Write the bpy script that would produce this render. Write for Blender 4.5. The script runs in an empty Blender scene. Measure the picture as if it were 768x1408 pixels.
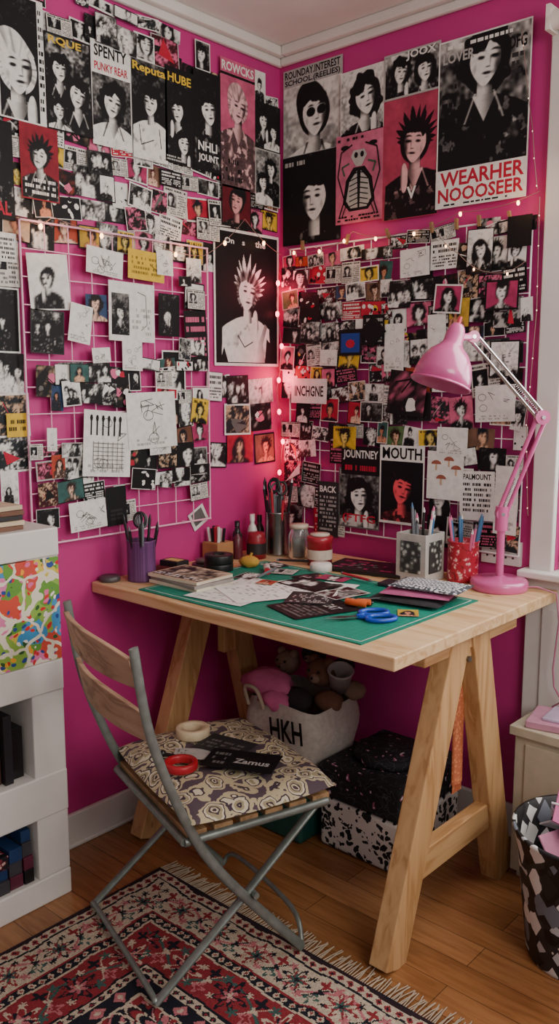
import bpy, math, random
import numpy as np
from mathutils import Vector, Matrix
V=Vector
# ------------------------------------------------------------------ colour
def s2l(c): return c/12.92 if c<=0.04045 else ((c+0.055)/1.055)**2.4
def H(h):
    h=h.lstrip('#'); return tuple(s2l(int(h[i:i+2],16)/255) for i in (0,2,4))
def mix(a,b,t): return tuple(a[i]*(1-t)+b[i]*t for i in range(3))
# ------------------------------------------------------------------ materials
def newmat(name):
    m=bpy.data.materials.new(name); m.use_nodes=True
    nt=m.node_tree; b=nt.nodes['Principled BSDF']; return m,nt,b
def N(nt,t,**k):
    n=nt.nodes.new(t)
    for a,v in k.items(): setattr(n,a,v)
    return n
def coords(nt,scale=(1,1,1),rot=(0,0,0)):
    t=nt.nodes.new('ShaderNodeTexCoord'); m=nt.nodes.new('ShaderNodeMapping')
    m.inputs['Scale'].default_value=scale; m.inputs['Rotation'].default_value=rot
    nt.links.new(t.outputs['Object'],m.inputs['Vector']); return m.outputs['Vector']
def ramp(nt,fac,stops,const=False):
    r=nt.nodes.new('ShaderNodeValToRGB'); cr=r.color_ramp
    if const: cr.interpolation='CONSTANT'
    while len(cr.elements)<len(stops): cr.elements.new(0.5)
    for e,(p,c) in zip(cr.elements,stops): e.position=p; e.color=(*c,1)
    nt.links.new(fac,r.inputs[0]); return r.outputs[0]
def bump(nt,b,h,strength=.2,dist=.002):
    n=nt.nodes.new('ShaderNodeBump'); n.inputs['Strength'].default_value=strength; n.inputs['Distance'].default_value=dist
    nt.links.new(h,n.inputs['Height']); nt.links.new(n.outputs[0],b.inputs['Normal'])
def M(name,col,rough=.5,metal=0,var=.12,scale=30,coat=0,bmp=.1,emit=0,trans=0):
    m,nt,b=newmat(name); col=H(col) if isinstance(col,str) else col
    n=N(nt,'ShaderNodeTexNoise'); n.inputs['Scale'].default_value=scale; n.inputs['Detail'].default_value=4
    nt.links.new(coords(nt),n.inputs['Vector'])
    c=ramp(nt,n.outputs[0],[(.3,tuple(x*(1-var) for x in col)),(.7,tuple(min(1,x*(1+var)) for x in col))])
    nt.links.new(c,b.inputs['Base Color'])
    b.inputs['Roughness'].default_value=rough; b.inputs['Metallic'].default_value=metal
    b.inputs['Coat Weight'].default_value=coat
    if bmp: bump(nt,b,n.outputs[0],bmp)
    if emit: b.inputs['Emission Color'].default_value=(*col,1); b.inputs['Emission Strength'].default_value=emit
    if trans: b.inputs['Transmission Weight'].default_value=trans
    return m
def wood(name,light,dark,axis='x',rough=.5):
    m,nt,b=newmat(name)
    sc={'x':(1.2,14,14),'y':(14,1.2,14),'z':(14,14,1.2)}[axis]
    n=N(nt,'ShaderNodeTexNoise'); n.inputs['Scale'].default_value=3; n.inputs['Detail'].default_value=6; n.inputs['Distortion'].default_value=.6
    nt.links.new(coords(nt,sc),n.inputs['Vector'])
    n2=N(nt,'ShaderNodeTexNoise'); n2.inputs['Scale'].default_value=14; n2.inputs['Detail'].default_value=3
    nt.links.new(coords(nt,sc),n2.inputs['Vector'])
    c=ramp(nt,n.outputs[0],[(.3,H(light)),(.5,mix(H(light),H(dark),.35)),(.62,H(dark)),(.72,H(light))])
    v=N(nt,'ShaderNodeTexVoronoi'); v.inputs['Scale'].default_value=4.5
    s2={'x':(1,2.2,2.2),'y':(2.2,1,2.2),'z':(2.2,2.2,1)}[axis]
    nt.links.new(coords(nt,s2),v.inputs['Vector'])
    k=ramp(nt,v.outputs['Distance'],[(0,H('#5b3620')),(.04,H('#8f6238')),(.075,(1,1,1))])
    mx=N(nt,'ShaderNodeMix',data_type='RGBA',blend_type='MULTIPLY'); mx.inputs[0].default_value=.8
    nt.links.new(c,mx.inputs[6]); nt.links.new(k,mx.inputs[7]); nt.links.new(mx.outputs[2],b.inputs['Base Color'])
    b.inputs['Roughness'].default_value=rough; bump(nt,b,n2.outputs[0],.15,.001); return m
def voro(name,scale,stops,rough=.8,feature='F1',distort=0,const=True,rot=(0,0,0),sc=(1,1,1),rnds=1):
    m,nt,b=newmat(name); v=N(nt,'ShaderNodeTexVoronoi',feature=feature); v.inputs['Scale'].default_value=scale; v.inputs['Randomness'].default_value=rnds
    vec=coords(nt,sc,rot)
    if distort:
        n=N(nt,'ShaderNodeTexNoise'); n.inputs['Scale'].default_value=scale*.7
        nt.links.new(vec,n.inputs['Vector'])
        a=N(nt,'ShaderNodeMix',data_type='RGBA',blend_type='LINEAR_LIGHT'); a.inputs[0].default_value=distort
        nt.links.new(vec,a.inputs[6]); nt.links.new(n.outputs['Color'],a.inputs[7]); vec=a.outputs[2]
    nt.links.new(vec,v.inputs['Vector'])
    c=ramp(nt,v.outputs['Distance'],stops,const); nt.links.new(c,b.inputs['Base Color']); b.inputs['Roughness'].default_value=rough
    return m
def colattr(name,rough=.6,bmp=0):
    m,nt,b=newmat(name); a=N(nt,'ShaderNodeAttribute',attribute_name='Col')
    n=N(nt,'ShaderNodeTexNoise'); n.inputs['Scale'].default_value=60; n.inputs['Detail'].default_value=5
    nt.links.new(coords(nt),n.inputs['Vector'])
    g=ramp(nt,n.outputs[0],[(.3,(.75,.75,.75)),(.6,(1,1,1))])
    mx=N(nt,'ShaderNodeMix',data_type='RGBA',blend_type='MULTIPLY'); mx.inputs[0].default_value=.6
    nt.links.new(a.outputs['Color'],mx.inputs[6]); nt.links.new(g,mx.inputs[7]); nt.links.new(mx.outputs[2],b.inputs['Base Color'])
    b.inputs['Roughness'].default_value=rough; b.inputs['Specular IOR Level'].default_value=.25
    if bmp:
        n.inputs['Scale'].default_value=400; bump(nt,b,n.outputs[0],bmp,.003)
    return m
# ------------------------------------------------------------------ mesh builder
def frame(d):
    d=V(d).normalized(); a=V((0,0,1)) if abs(d.z)<.95 else V((1,0,0))
    x=d.cross(a).normalized(); y=x.cross(d).normalized(); return x,y,d
class MB:
    def __init__(s): s.v=[];s.f=[];s.m=[];s.s=[]
    def add(s,vs,fs,mat=0,sm=False):
        o=len(s.v); s.v+= [tuple(v) for v in vs]
        for f in fs: s.f.append([i+o for i in f]); s.m.append(mat); s.s.append(sm)
    def box(s,c,d,mat=0,rz=0,R=None):
        R=R or Matrix.Rotation(rz,3,'Z'); c=V(c)
        vs=[c+R@V((x*d[0]/2,y*d[1]/2,z*d[2]/2)) for x in(-1,1) for y in(-1,1) for z in(-1,1)]
        s.add(vs,[(0,1,3,2),(4,6,7,5),(0,4,5,1),(2,3,7,6),(0,2,6,4),(1,5,7,3)],mat)
    def bb(s,x0,x1,y0,y1,z0,z1,mat=0): s.box(((x0+x1)/2,(y0+y1)/2,(z0+z1)/2),(x1-x0,y1-y0,z1-z0),mat)
    def beam(s,p0,p1,wx,wy,mat=0,ref=(1,0,0)):
        p0,p1=V(p0),V(p1); d=(p1-p0).normalized(); x=V(ref); x=(x-d*x.dot(d)).normalized(); y=d.cross(x)
        vs=[p+x*a*wx/2+y*b*wy/2 for p in(p0,p1) for a,b in((-1,-1),(1,-1),(1,1),(-1,1))]
        s.add(vs,[(3,2,1,0),(4,5,6,7),(0,1,5,4),(1,2,6,5),(2,3,7,6),(3,0,4,7)],mat)
    def cyl(s,p0,p1,r0,r1=None,n=16,mat=0,cap=True,sm=True):
        r1=r0 if r1 is None else r1; p0,p1=V(p0),V(p1); x,y,d=frame(p1-p0)
        vs=[];
        for p,r in((p0,r0),(p1,r1)):
            for i in range(n):
                a=2*math.pi*i/n; vs.append(p+x*math.cos(a)*r+y*math.sin(a)*r)
        s.add(vs,[(i,(i+1)%n,n+(i+1)%n,n+i) for i in range(n)],mat,sm)
        if cap: s.add(vs[:n],[list(range(n))[::-1]],mat); s.add(vs[n:],[list(range(n))],mat)
    def lathe(s,prof,c,axis=(0,0,1),n=28,mat=0,sq=1):
        x,y,d=frame(axis); c=V(c); vs=[]
        for r,z in prof:
            for i in range(n):
                a=2*math.pi*i/n; vs.append(c+x*math.cos(a)*r+y*math.sin(a)*r*sq+d*z)
        fs=[]
        for j in range(len(prof)-1):
            for i in range(n): fs.append((j*n+i,j*n+(i+1)%n,(j+1)*n+(i+1)%n,(j+1)*n+i))
        s.add(vs,fs,mat,True)
    def tube(s,pts,r,n=8,mat=0,closed=False,sy=1):
        P=[V(p) for p in pts]; m=len(P); vs=[]; px=None
        for i,p in enumerate(P):
            a=P[(i-1)%m] if (closed or i>0) else p; b=P[(i+1)%m] if (closed or i<m-1) else p
            d=(b-a).normalized()
            if px is None: px,_,_=frame(d)
            px=(px-d*px.dot(d)).normalized(); y=d.cross(px)
            for k in range(n):
                t=2*math.pi*k/n; vs.append(p+px*math.cos(t)*r+y*math.sin(t)*r*sy)
        fs=[]
        for j in range(m if closed else m-1):
            for k in range(n): fs.append((j*n+k,j*n+(k+1)%n,((j+1)%m)*n+(k+1)%n,((j+1)%m)*n+k))
        s.add(vs,fs,mat,True)
        if not closed: s.add(vs[:n],[list(range(n))[::-1]],mat); s.add(vs[-n:],[list(range(n))],mat)
    def ball(s,c,r,mat=0,n=16,sc=(1,1,1),jit=0):
        vs=[];fs=[];h=n//2;c=V(c)
        for j in range(h+1):
            for i in range(n):
                t=math.pi*j/h;p=2*math.pi*i/n
                q=1+jit*math.sin(3*p+2*t)*math.sin(t)+jit*.7*math.cos(5*p-3*t)*math.sin(t)
                vs.append(c+V((math.sin(t)*math.cos(p)*sc[0],math.sin(t)*math.sin(p)*sc[1],math.cos(t)*sc[2]))*r*q)
        for j in range(h):
            for i in range(n): fs.append((j*n+i,(j+1)*n+i,(j+1)*n+(i+1)%n,j*n+(i+1)%n))
        s.add(vs,fs,mat,True)
    def build(s,name,mats,parent=None,bevel=0,seg=2):
        me=bpy.data.meshes.new(name); me.from_pydata(s.v,[],s.f)
        for m in (mats if isinstance(mats,(list,tuple)) else [mats]): me.materials.append(m)
        me.polygons.foreach_set('material_index',s.m); me.polygons.foreach_set('use_smooth',s.s); me.update()
        o=bpy.data.objects.new(name,me); bpy.context.collection.objects.link(o)
        if bevel:
            b=o.modifiers.new('b','BEVEL'); b.width=bevel; b.segments=seg; b.limit_method='ANGLE'; b.angle_limit=math.radians(50)
        if parent: o.parent=parent
        return o
def empty(name):
    o=bpy.data.objects.new(name,None); bpy.context.collection.objects.link(o); o.empty_display_size=.1; return o
def fastmesh(name,co,loops,totals,cols,mat):
    me=bpy.data.meshes.new(name); me.vertices.add(len(co)); me.vertices.foreach_set('co',np.asarray(co,dtype=np.float32).ravel())
    me.loops.add(len(loops)); me.loops.foreach_set('vertex_index',np.asarray(loops,dtype=np.int32))
    tot=np.asarray(totals,dtype=np.int32); st=np.concatenate([[0],np.cumsum(tot)[:-1]]).astype(np.int32)
    me.polygons.add(len(tot)); me.polygons.foreach_set('loop_start',st); me.polygons.foreach_set('loop_total',tot); me.update(calc_edges=True)
    a=me.color_attributes.new('Col','FLOAT_COLOR','CORNER'); c4=np.ones((len(cols),4),dtype=np.float32); c4[:,:3]=cols; a.data.foreach_set('color',c4.ravel())
    me.materials.append(mat); me.update(); return me
# ------------------------------------------------------------------ tonal print generator
_tab=np.random.RandomState(9).rand(64,64)
def vn(x,y):
    xi=np.floor(x).astype(int);yi=np.floor(y).astype(int);fx=x-xi;fy=y-yi;fx=fx*fx*(3-2*fx);fy=fy*fy*(3-2*fy)
    a=_tab[xi%64,yi%64];b=_tab[(xi+1)%64,yi%64];c=_tab[xi%64,(yi+1)%64];d=_tab[(xi+1)%64,(yi+1)%64]
    return (a*(1-fx)+b*fx)*(1-fy)+(c*(1-fx)+d*fx)*fy
def fbm(x,y): return .5*vn(x,y)+.3*vn(x*2.1+7,y*2.1+3)+.2*vn(x*4.3+1,y*4.3+9)
def ss(a,b,x): t=np.clip((x-a)/(b-a),0,1); return t*t*(3-2*t)
def figure(val,al,X,Y,px,R,cx=0,cy=.7,hr=.2,style=None,cloth=.06,hair=.05,skin=.95,tilt=None,L=None,glasses=False,collar=None):
    style=style or R.choice(['spike','long','bob','quiff','curly','mohawk']); L=L or R.choice([-1,1,1]); tilt=R.uniform(-.25,.25) if tilt is None else tilt
    collar=(R.random()<.4) if collar is None else collar
    e=px/hr*.9; o=R.uniform(0,50); uu=(X-cx)/hr; vv=(Y-cy)/hr
    u=uu*math.cos(tilt)+vv*math.sin(tilt); v=-uu*math.sin(tilt)+vv*math.cos(tilt)
    def over(m,n):
        nonlocal val,al
        val=val*(1-m)+n*m; al=np.maximum(al,m)
    th=np.arctan2(v,u); r=np.hypot(u/.95,v/1.1); up=np.clip(np.sin(th)+.15,0,1)
    zig=np.abs(((th*R.choice([3.2,3.8,4.4])+fbm(th*2+o,th*0)*1.2)%1)*2-1)
    root=0
    if style=='spike': k=1.12+.75*up**.6*(1-zig)+.15*up
    elif style=='liberty':
        k=1.08+1.15*np.clip(np.cos(th-1.35)+.15,0,1)**.7*(1-zig)**.85*(.75+.4*vn(th*3+o,th*0)); root=.5*(1-ss(1.1,1.6,r))
    elif style=='mohawk': k=1.05+1.0*np.clip(np.cos(th-1.45),0,1)**3*(.75+.35*(1-zig))
    elif style=='long': k=1.22+1.1*np.clip(-np.sin(th),0,1)+.12*vn(th*3+o,r*0)
    elif style=='bob': k=1.3+.22*np.clip(-np.sin(th),0,1)+.1*vn(th*4+o,r*0)
    elif style=='curly': k=1.3+.35*vn(th*4+o,r*0+3)
    else: k=1.1+.55*np.clip(np.sin(th-.5*L),0,1)**3
    strand=vn(th*9+o,r*1.6)
    hv=hair+(.6 if hair<.5 else .5)*(strand-.6 if hair<.5 else strand-.7)-root
    over(1-ss(k-e,k+e,r),np.clip(hv,0,1))
    au=np.abs(uu+.12*L); sh=-1.5-.20*au**1.7-.05*vn(uu*3+o,uu*0)
    tm=(1-ss(sh-e,sh+e,vv))*(1-ss(2.25-e,2.25+e,au+.036*np.clip(vv+2,-2,0)))
    fold=np.abs(fbm(uu*1.1+o,vv*.9+o)-.5)*2
    cl=cloth+(.9*np.clip(fold-.35,0,1)+.35*ss(.60,.70,fbm(uu*2.4+o,vv*2+9)) if cloth<.5 else -1.1*np.clip(fold-.25,0,1))+.12*(fbm(uu*6,vv*6)-.5)
    over(tm,np.clip(cl,0,1))
    nk=(1-ss(.40-e,.40+e,np.abs(uu)))*ss(-2.0-e,-2.0+e,vv)*(1-ss(-.5,-.4,vv))
    over(nk,np.clip(skin*(.8-.45*ss(-.1,.45,uu*L)-.35*ss(-1.35,-.95,vv)),0.03,1))
    if collar:
        ch=(1-ss(-e,e,np.abs(uu)*1.9-(vv+2.75)))*(1-ss(-1.6,-1.5,vv))
        over(ch*(vv>-2.8),np.clip(skin*(.8-.4*ss(-.3,.5,uu*L)),0,1))
        lap=np.exp(-((np.abs(uu)-(.50+.42*(-1.5-vv)))/.08)**2)*(vv<-1.45)*(vv>-2.7); over(lap*.7,.8 if cloth<.5 else .1)
    if R.random()<.35:
        q=np.hypot((uu-.75*L)/.28,(vv+2.0)/.9); over(1-ss(1-e*2,1+e*2,q),np.clip(skin*(.85-.5*ss(.2,.9,(uu-.75*L)*L*3)),0,1))
    fx=.80*(1-.30*np.clip(-v,0,1.2)**2); fy=np.where(v>0,1.0,1.18); q=np.sqrt((u/fx)**2+(v/fy)**2)
    fm=1-ss(1-e,1+e,q); f=.12*L
    g=lambda a,b,sa,sb:np.exp(-((u-a-f)/sa)**2-((v-b)/sb)**2)
    s=1.0-.5*ss(.38,.80,u*L-.12*v)-.28*g(-.5*L-f,-.35,.14,.3)-.25*g(.55*L-f,-.3,.16,.3)-.12*ss(.6,1,q)
    for sg in(-1,1): s=s-.4*g(sg*.34,.10,.20,.14)-1.0*g(sg*.34,.07,.15,.065)-.9*np.exp(-((u-f-sg*.35)/.21)**2-((v-.33-.05*np.cos((u-f-sg*.34)*6))/.055)**2)+.35*g(sg*.34+.02,.19,.12,.03)
    if glasses:
        for sg in(-1,1): s=s-2*(1-ss(.26,.32,np.hypot(u-f-sg*.36,(v-.06)*1.25)))
    s=s-.38*g(.14*L,-.13,.06,.24)-.65*g(.02*L,-.36,.14,.045)-1.1*g(0,-.62,.24,.07)-.3*g(0,-.80,.16,.05)
    over(fm,np.clip(skin*s,0.02,1))
    fb=.55+.12*np.sin(5*u+o)+.28*(vn(u*5+o,u*0)-.5)-.25*np.abs(u)**2*(style in('bob','long','curly'))+(.12 if style=='liberty' else 0)
    fm2=ss(fb-e,fb+e,v)*(1-ss(1.12,1.16,r)); over(fm2,np.clip(hv,0,1))
    return val,al
def picture(Hh,nx,R,figs,bg=.1,grad=.25,c0=None,c1=None,bgc=None,contrast=1.7,tex=.5):
    ny=max(4,int(nx*Hh)); X,Y=np.meshgrid(np.linspace(-.5,.5,nx+1),np.linspace(0,Hh,ny+1)); o=R.uniform(0,40)
    val=bg+grad*(Y/Hh-.5)+tex*(fbm(X*5+o,Y*5)-.5)+tex*.45*(vn(X*22+o,Y*22)-.5); al=np.zeros_like(val)
    for fg in figs: val,al=figure(val,al,X,Y,1/nx,R,**fg)
    val=np.clip((val-.5)*contrast+.5+.08*(np.random.RandomState(int(o*99)).rand(*val.shape)-.5),0,1)
    c0=np.array(c0 or K);c1=np.array(c1 or W); col=c0+(c1-c0)*(val**1.8)[...,None]
    if bgc is not None:
        b=np.array(bgc)*(.6+.7*fbm(X*4+o,Y*4))[...,None]; col=col*al[...,None]+b*(1-al[...,None])
    return col
# ------------------------------------------------------------------ flat printed art
def ell(cx,cy,rx,ry,n=14,rot=0,a0=0,a1=2*math.pi):
    out=[];full=abs(a1-a0-2*math.pi)<1e-6
    for i in range(n):
        a=a0+(a1-a0)*i/(n if full else n-1); x=rx*math.cos(a);y=ry*math.sin(a)
        out.append((cx+x*math.cos(rot)-y*math.sin(rot),cy+x*math.sin(rot)+y*math.cos(rot)))
    return out
_gl={}
def glyph(t):
    if t in _gl: return _gl[t]
    cu=bpy.data.curves.new('t','FONT'); cu.body=t; cu.resolution_u=2; cu.offset=.025
    o=bpy.data.objects.new('t',cu); bpy.context.collection.objects.link(o)
    me=bpy.data.meshes.new_from_object(o); vs=[(v.co.x,v.co.y) for v in me.vertices]; fs=[tuple(p.vertices) for p in me.polygons]
    bpy.data.objects.remove(o); bpy.data.curves.remove(cu); bpy.data.meshes.remove(me)
    x0=min(v[0] for v in vs);x1=max(v[0] for v in vs);y0=min(v[1] for v in vs);y1=max(v[1] for v in vs)
    _gl[t]=([((a-x0)/(x1-x0),(b-y0)/(y1-y0)) for a,b in vs],fs); return _gl[t]
class Art:
    step=.00012
    def __init__(s): s.v=[];s.f=[];s.c=[];s.ras=[]
    def card(s,O,X,Y,w,h,rot=0,base=.002,tilt=0,bg=(1,1,1)):
        X=V(X);Y=V(Y);c,sn=math.cos(rot),math.sin(rot)
        s.X=X*c+Y*sn;s.Y=Y*c-X*sn;s.Nn=X.cross(Y);s.O=V(O);s.w=w;s.H=h/w;s.base=base;s.k=0;s.tilt=tilt
        if bg is not None: s.p([(-.5,0),(.5,0),(.5,s.H),(-.5,s.H)],bg,clip=False)
    def co(s,x,y):
        yy=y-s.H/2
        return s.O+s.X*(x*s.w)+s.Y*(yy*s.w)+s.Nn*(s.base+s.k*s.step+s.tilt*(s.H-y)*s.w)
    def pic(s,R,figs,nx=60,m=.03,y0=None,y1=None,x0=None,x1=None,**k):
        x0=-.5+m if x0 is None else x0; x1=.5-m if x1 is None else x1; y0=m if y0 is None else y0; y1=s.H-m if y1 is None else y1
        col=picture((y1-y0)/(x1-x0),nx,R,figs,**k); ny=col.shape[0]-1; nx=col.shape[1]-1
        xx,yy=np.meshgrid(np.linspace(x0,x1,nx+1),np.linspace(y0,y1,ny+1))
        P=np.array(s.O)+np.array(s.X)*(xx*s.w)[...,None]+np.array(s.Y)*((yy-s.H/2)*s.w)[...,None]+np.array(s.Nn)*(s.base+s.k*s.step+s.tilt*(s.H-yy)*s.w)[...,None]
        s.ras.append((P.reshape(-1,3),col.reshape(-1,3),nx,ny)); s.k+=1
    def p(s,pts,col,col2=None,clip=True,g=(1,0)):
        if col2 is None: P=[(x,y,*col) for x,y in pts]
        else:
            d=[x*g[0]+y*g[1] for x,y in pts];lo,hi=min(d),max(d)
            P=[(x,y,*mix(col,col2,(q-lo)/(hi-lo+1e-9))) for (x,y),q in zip(pts,d)]
        if clip:
            for ax,lim,sg in((0,-.5,1),(0,.5,-1),(1,0,1),(1,s.H,-1)):
                if not P: return
                Q=[]
                for i in range(len(P)):
                    a,b=P[i-1],P[i]; da=(a[ax]-lim)*sg; db=(b[ax]-lim)*sg
                    if (da<0)!=(db<0):
                        t=da/(da-db); Q.append(tuple(a[j]+(b[j]-a[j])*t for j in range(5)))
                    if db>=0: Q.append(b)
                P=Q
            if len(P)<3: return
        o=len(s.v); s.v+=[tuple(s.co(q[0],q[1])) for q in P]; s.f.append(list(range(o,o+len(P)))); s.c+=[q[2:5] for q in P]; s.k+=1
    def r(s,x0,y0,x1,y1,col,col2=None,g=(1,0)): s.p([(x0,y0),(x1,y0),(x1,y1),(x0,y1)],col,col2,g=g)
    def line(s,pts,w,col):
        for (a,b),(c,d) in zip(pts[:-1],pts[1:]):
            L=math.hypot(c-a,d-b) or 1e-6; nx,ny=-(d-b)/L*w/2,(c-a)/L*w/2
            s.p([(a+nx,b+ny),(a-nx,b-ny),(c-nx,d-ny),(c+nx,d+ny)],col); s.k-=1
        s.k+=1
    def text(s,t,x0,y0,x1,y1,col):
        vs,fs=glyph(t); o=len(s.v)
        s.v+=[tuple(s.co(x0+a*(x1-x0),y0+b*(y1-y0))) for a,b in vs]
        for f in fs: s.f.append([i+o for i in f]); s.c+=[col]*len(f)
        s.k+=1
    def bars(s,x0,y0,x1,y1,col,rows,R,dens=.75):
        h=(y1-y0)/rows
        for j in range(rows):
            x=x0;y=y0+j*h
            while x<x1-.01:
                w=R.uniform(.02,.07)
                if R.random()<dens: s.r(x,y+h*.2,min(x1,x+w),y+h*.75,col); s.k-=1
                x+=w+.015
        s.k+=1
    def build(s,name,mat,parent=None):
        co=[np.array(s.v,dtype=np.float64).reshape(-1,3)]; loops=[np.array([i for f in s.f for i in f],dtype=np.int64)]; tot=[np.array([len(f) for f in s.f],dtype=np.int64)]; cols=[np.array(s.c,dtype=np.float64).reshape(-1,3)]
        n=len(s.v)
        for P,C,nx,ny in s.ras:
            j,i=np.meshgrid(np.arange(ny),np.arange(nx),indexing='ij'); k=(j*(nx+1)+i).ravel()
            f=np.stack([k,k+1,k+nx+2,k+nx+1],-1).ravel()
            co.append(P); loops.append(f+n); tot.append(np.full(nx*ny,4)); cols.append(C[f]); n+=len(P)
        me=fastmesh(name,np.concatenate(co),np.concatenate(loops),np.concatenate(tot),np.concatenate(cols),mat)
        o=bpy.data.objects.new(name,me); bpy.context.collection.objects.link(o)
        if parent: o.parent=parent
        return o
K=(.006,.0058,.007);DG=(.028,.027,.029);G=(.13,.125,.12);LG=(.43,.42,.40);W=(.78,.77,.73);RED=H('#b5203a');PINK=H('#d56a8c');DP=H('#a83560');YEL=H('#d9b438');BEI=H('#c9a98a');TEAL=H('#3f7f74')
def small(A,R,kind=None,nx=20):
    kind=kind or R.choices(['bw','group','col','text','full','pat','pink','yel','news','cut'],[24,15,15,7,12,5,5,3,9,7])[0]
    h=A.H; m=R.choice([.0,.03,.05])
    if kind=='bw':
        bgv=R.choice([.02,.05,.1,.3,.75,.95]); A.pic(R,[dict(cx=R.uniform(-.15,.15),cy=h*R.uniform(.45,.68),hr=R.choice([.13,.17,.21,.26,.36]),cloth=R.choice([.04,.1,.9]) if bgv<.6 else .04,hair=R.choice([.04,.04,.04,.85]))],nx=nx,m=m,bg=bgv)
    elif kind=='group':
        A.pic(R,[dict(cx=-.28+.27*i+R.uniform(-.05,.05),cy=h*R.uniform(.45,.72),hr=R.uniform(.09,.15),cloth=R.choice([.04,.1,.85]),hair=R.choice([.04,.04,.8])) for i in range(R.choice([2,3]))],nx=nx,m=m,bg=R.choice([.05,.15,.5,.85]),tex=1.0)
    elif kind=='col':
        sk=R.choice(['#e0b290','#c98a6a','#e6c0a8']); A.pic(R,[dict(cx=R.uniform(-.15,.15),cy=h*R.uniform(.5,.65),hr=R.uniform(.13,.25),cloth=R.choice([.05,.3,.8]))],nx=nx,m=m,c0=H(R.choice(['#1a1113','#2a1512','#101822','#4a1018'])),c1=H(sk),bgc=R.choice([RED,BEI,H('#355c58'),H('#6d4636'),H('#a9442f'),PINK,H('#2f4668'),H('#bd9a38'),H('#5c7a4a'),K,H('#7a5a48')]))
    elif kind=='text':
        bg,fg=R.choice([(K,W),(W,K),(RED,W),(K,PINK),(K,LG)]); A.r(-.48,.02,.48,h-.02,bg)
        A.bars(-.42,h*.55,.42,h*.92,fg,2,R,.88); A.bars(-.42,h*.08,.42,h*.5,fg,4,R,.8)
    elif kind=='news':
        A.r(-.48,.02,.48,h-.02,(.66,.64,.58)); A.bars(-.44,h*.84,.44,h*.96,K,1,R,.9)
        A.pic(R,[dict(cx=0,cy=.55,hr=.24)],nx=14,x0=-.44,x1=.05,y0=h*.3,y1=h*.82,bg=R.choice([.1,.6])); A.bars(.1,h*.06,.44,h*.8,G,9,R,.8); A.bars(-.44,h*.05,.05,h*.27,G,3,R,.8)
    elif kind=='cut':
        A.pic(R,[],nx=10,m=0,bg=R.choice([.05,.3]),tex=1.5,bgc=None,c1=R.choice([BEI,PINK,W,H('#a9442f')]))
        for i in range(3):
            x,y,q=R.uniform(-.3,.3),R.uniform(.15,h-.15),R.uniform(.1,.22); A.p([(x+q*R.uniform(.6,1.2)*math.cos(a),y+q*R.uniform(.6,1.2)*math.sin(a)) for a in[2*math.pi*j/9 for j in range(9)]],R.choice([W,RED,YEL,K,PINK,BEI,G]))
        A.line([(R.uniform(-.4,0),R.uniform(.1,h-.1)),(R.uniform(0,.4),R.uniform(.1,h-.1)),(R.uniform(-.2,.2),h*.5)],.04,R.choice([K,W]))
    elif kind=='full':
        A.pic(R,[],nx=nx,m=m,bg=.42,tex=2.6,grad=.3,contrast=2.4,c0=R.choice([K,K,H('#3a0f16'),H('#20262a')]),c1=R.choice([W,W,BEI,PINK,LG]))
        for i in range(2): A.p([(R.uniform(-.45,.45),R.uniform(.04,h-.04)) for _ in range(3)],R.choice([K,W,RED,G]))
    elif kind=='pat':
        A.r(-.48,.02,.48,h-.02,R.choice([K,W,RED])); c=R.choice([W,RED,YEL,PINK])
        for i in range(10): A.p(ell(R.uniform(-.42,.42),R.uniform(.06,h-.06),R.uniform(.04,.12),R.uniform(.03,.09),8,R.random()*3),R.choice([c,K,W]))
    elif kind=='pink':
        A.pic(R,[dict(cx=0,cy=h*.6,hr=.22)],nx=nx,m=m,bgc=R.choice([PINK,DP]))
    else:
        A.pic(R,[dict(cx=0,cy=h*.55,hr=.2)],nx=nx,m=m,bgc=YEL,c1=H('#e8d070')); A.bars(-.4,h*.75,.4,h*.95,K,1,R)
def onL(A,s0,s1,z0,z1,**k):
    A.card((0,-(s0+s1)/200,(z0+z1)/200),(0,1,0),(0,0,1),abs(s0-s1)/100,(z1-z0)/100,**k)
def onR(A,x0,x1,z0,z1,**k):
    A.card(((x0+x1)/200,0,(z0+z1)/200),(1,0,0),(0,0,1),abs(x1-x0)/100,(z1-z0)/100,**k)
def tile(A,on,a0,a1,z0,z1,R,wr=(5,8),hr=(5,8.5),gap=0,skip=0,base=.002,kinds=None,avoid=()):
    z=z0;j=0
    while z<z1:
        rowh=R.uniform(*hr); rowh=min(rowh,max(3.5,z1-z)); a=a0+R.uniform(0,1)
        while a<a1:
            w=min(R.uniform(*wr),max(3,a1-a)); h=rowh*R.uniform(.8,1.2)
            mx,mz=a+w/2,z+rowh/2
            if R.random()>skip and not any(p[0]<mx<p[1] and p[2]<mz<p[3] for p in avoid):
                zc=z+rowh/2+R.uniform(-.9,.9); b=base+.0022*(j%4); j+=1
                args=(a+w+R.uniform(0,.8),max(.9,a-R.uniform(0,.8))) if on is onL else (max(.9,a-R.uniform(0,.8)),a+w+R.uniform(0,.8))
                on(A,*args,zc-h/2,zc+h/2,rot=R.gauss(0,.07),base=b,tilt=R.uniform(0,.03),bg=R.choice([W,K,LG,W,DG,K]))
                small(A,R,kinds and R.choice(kinds))
            a+=w+gap*R.random()
        z+=rowh+gap*.6
print_mat=colattr('printed_paper',.6)
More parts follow.
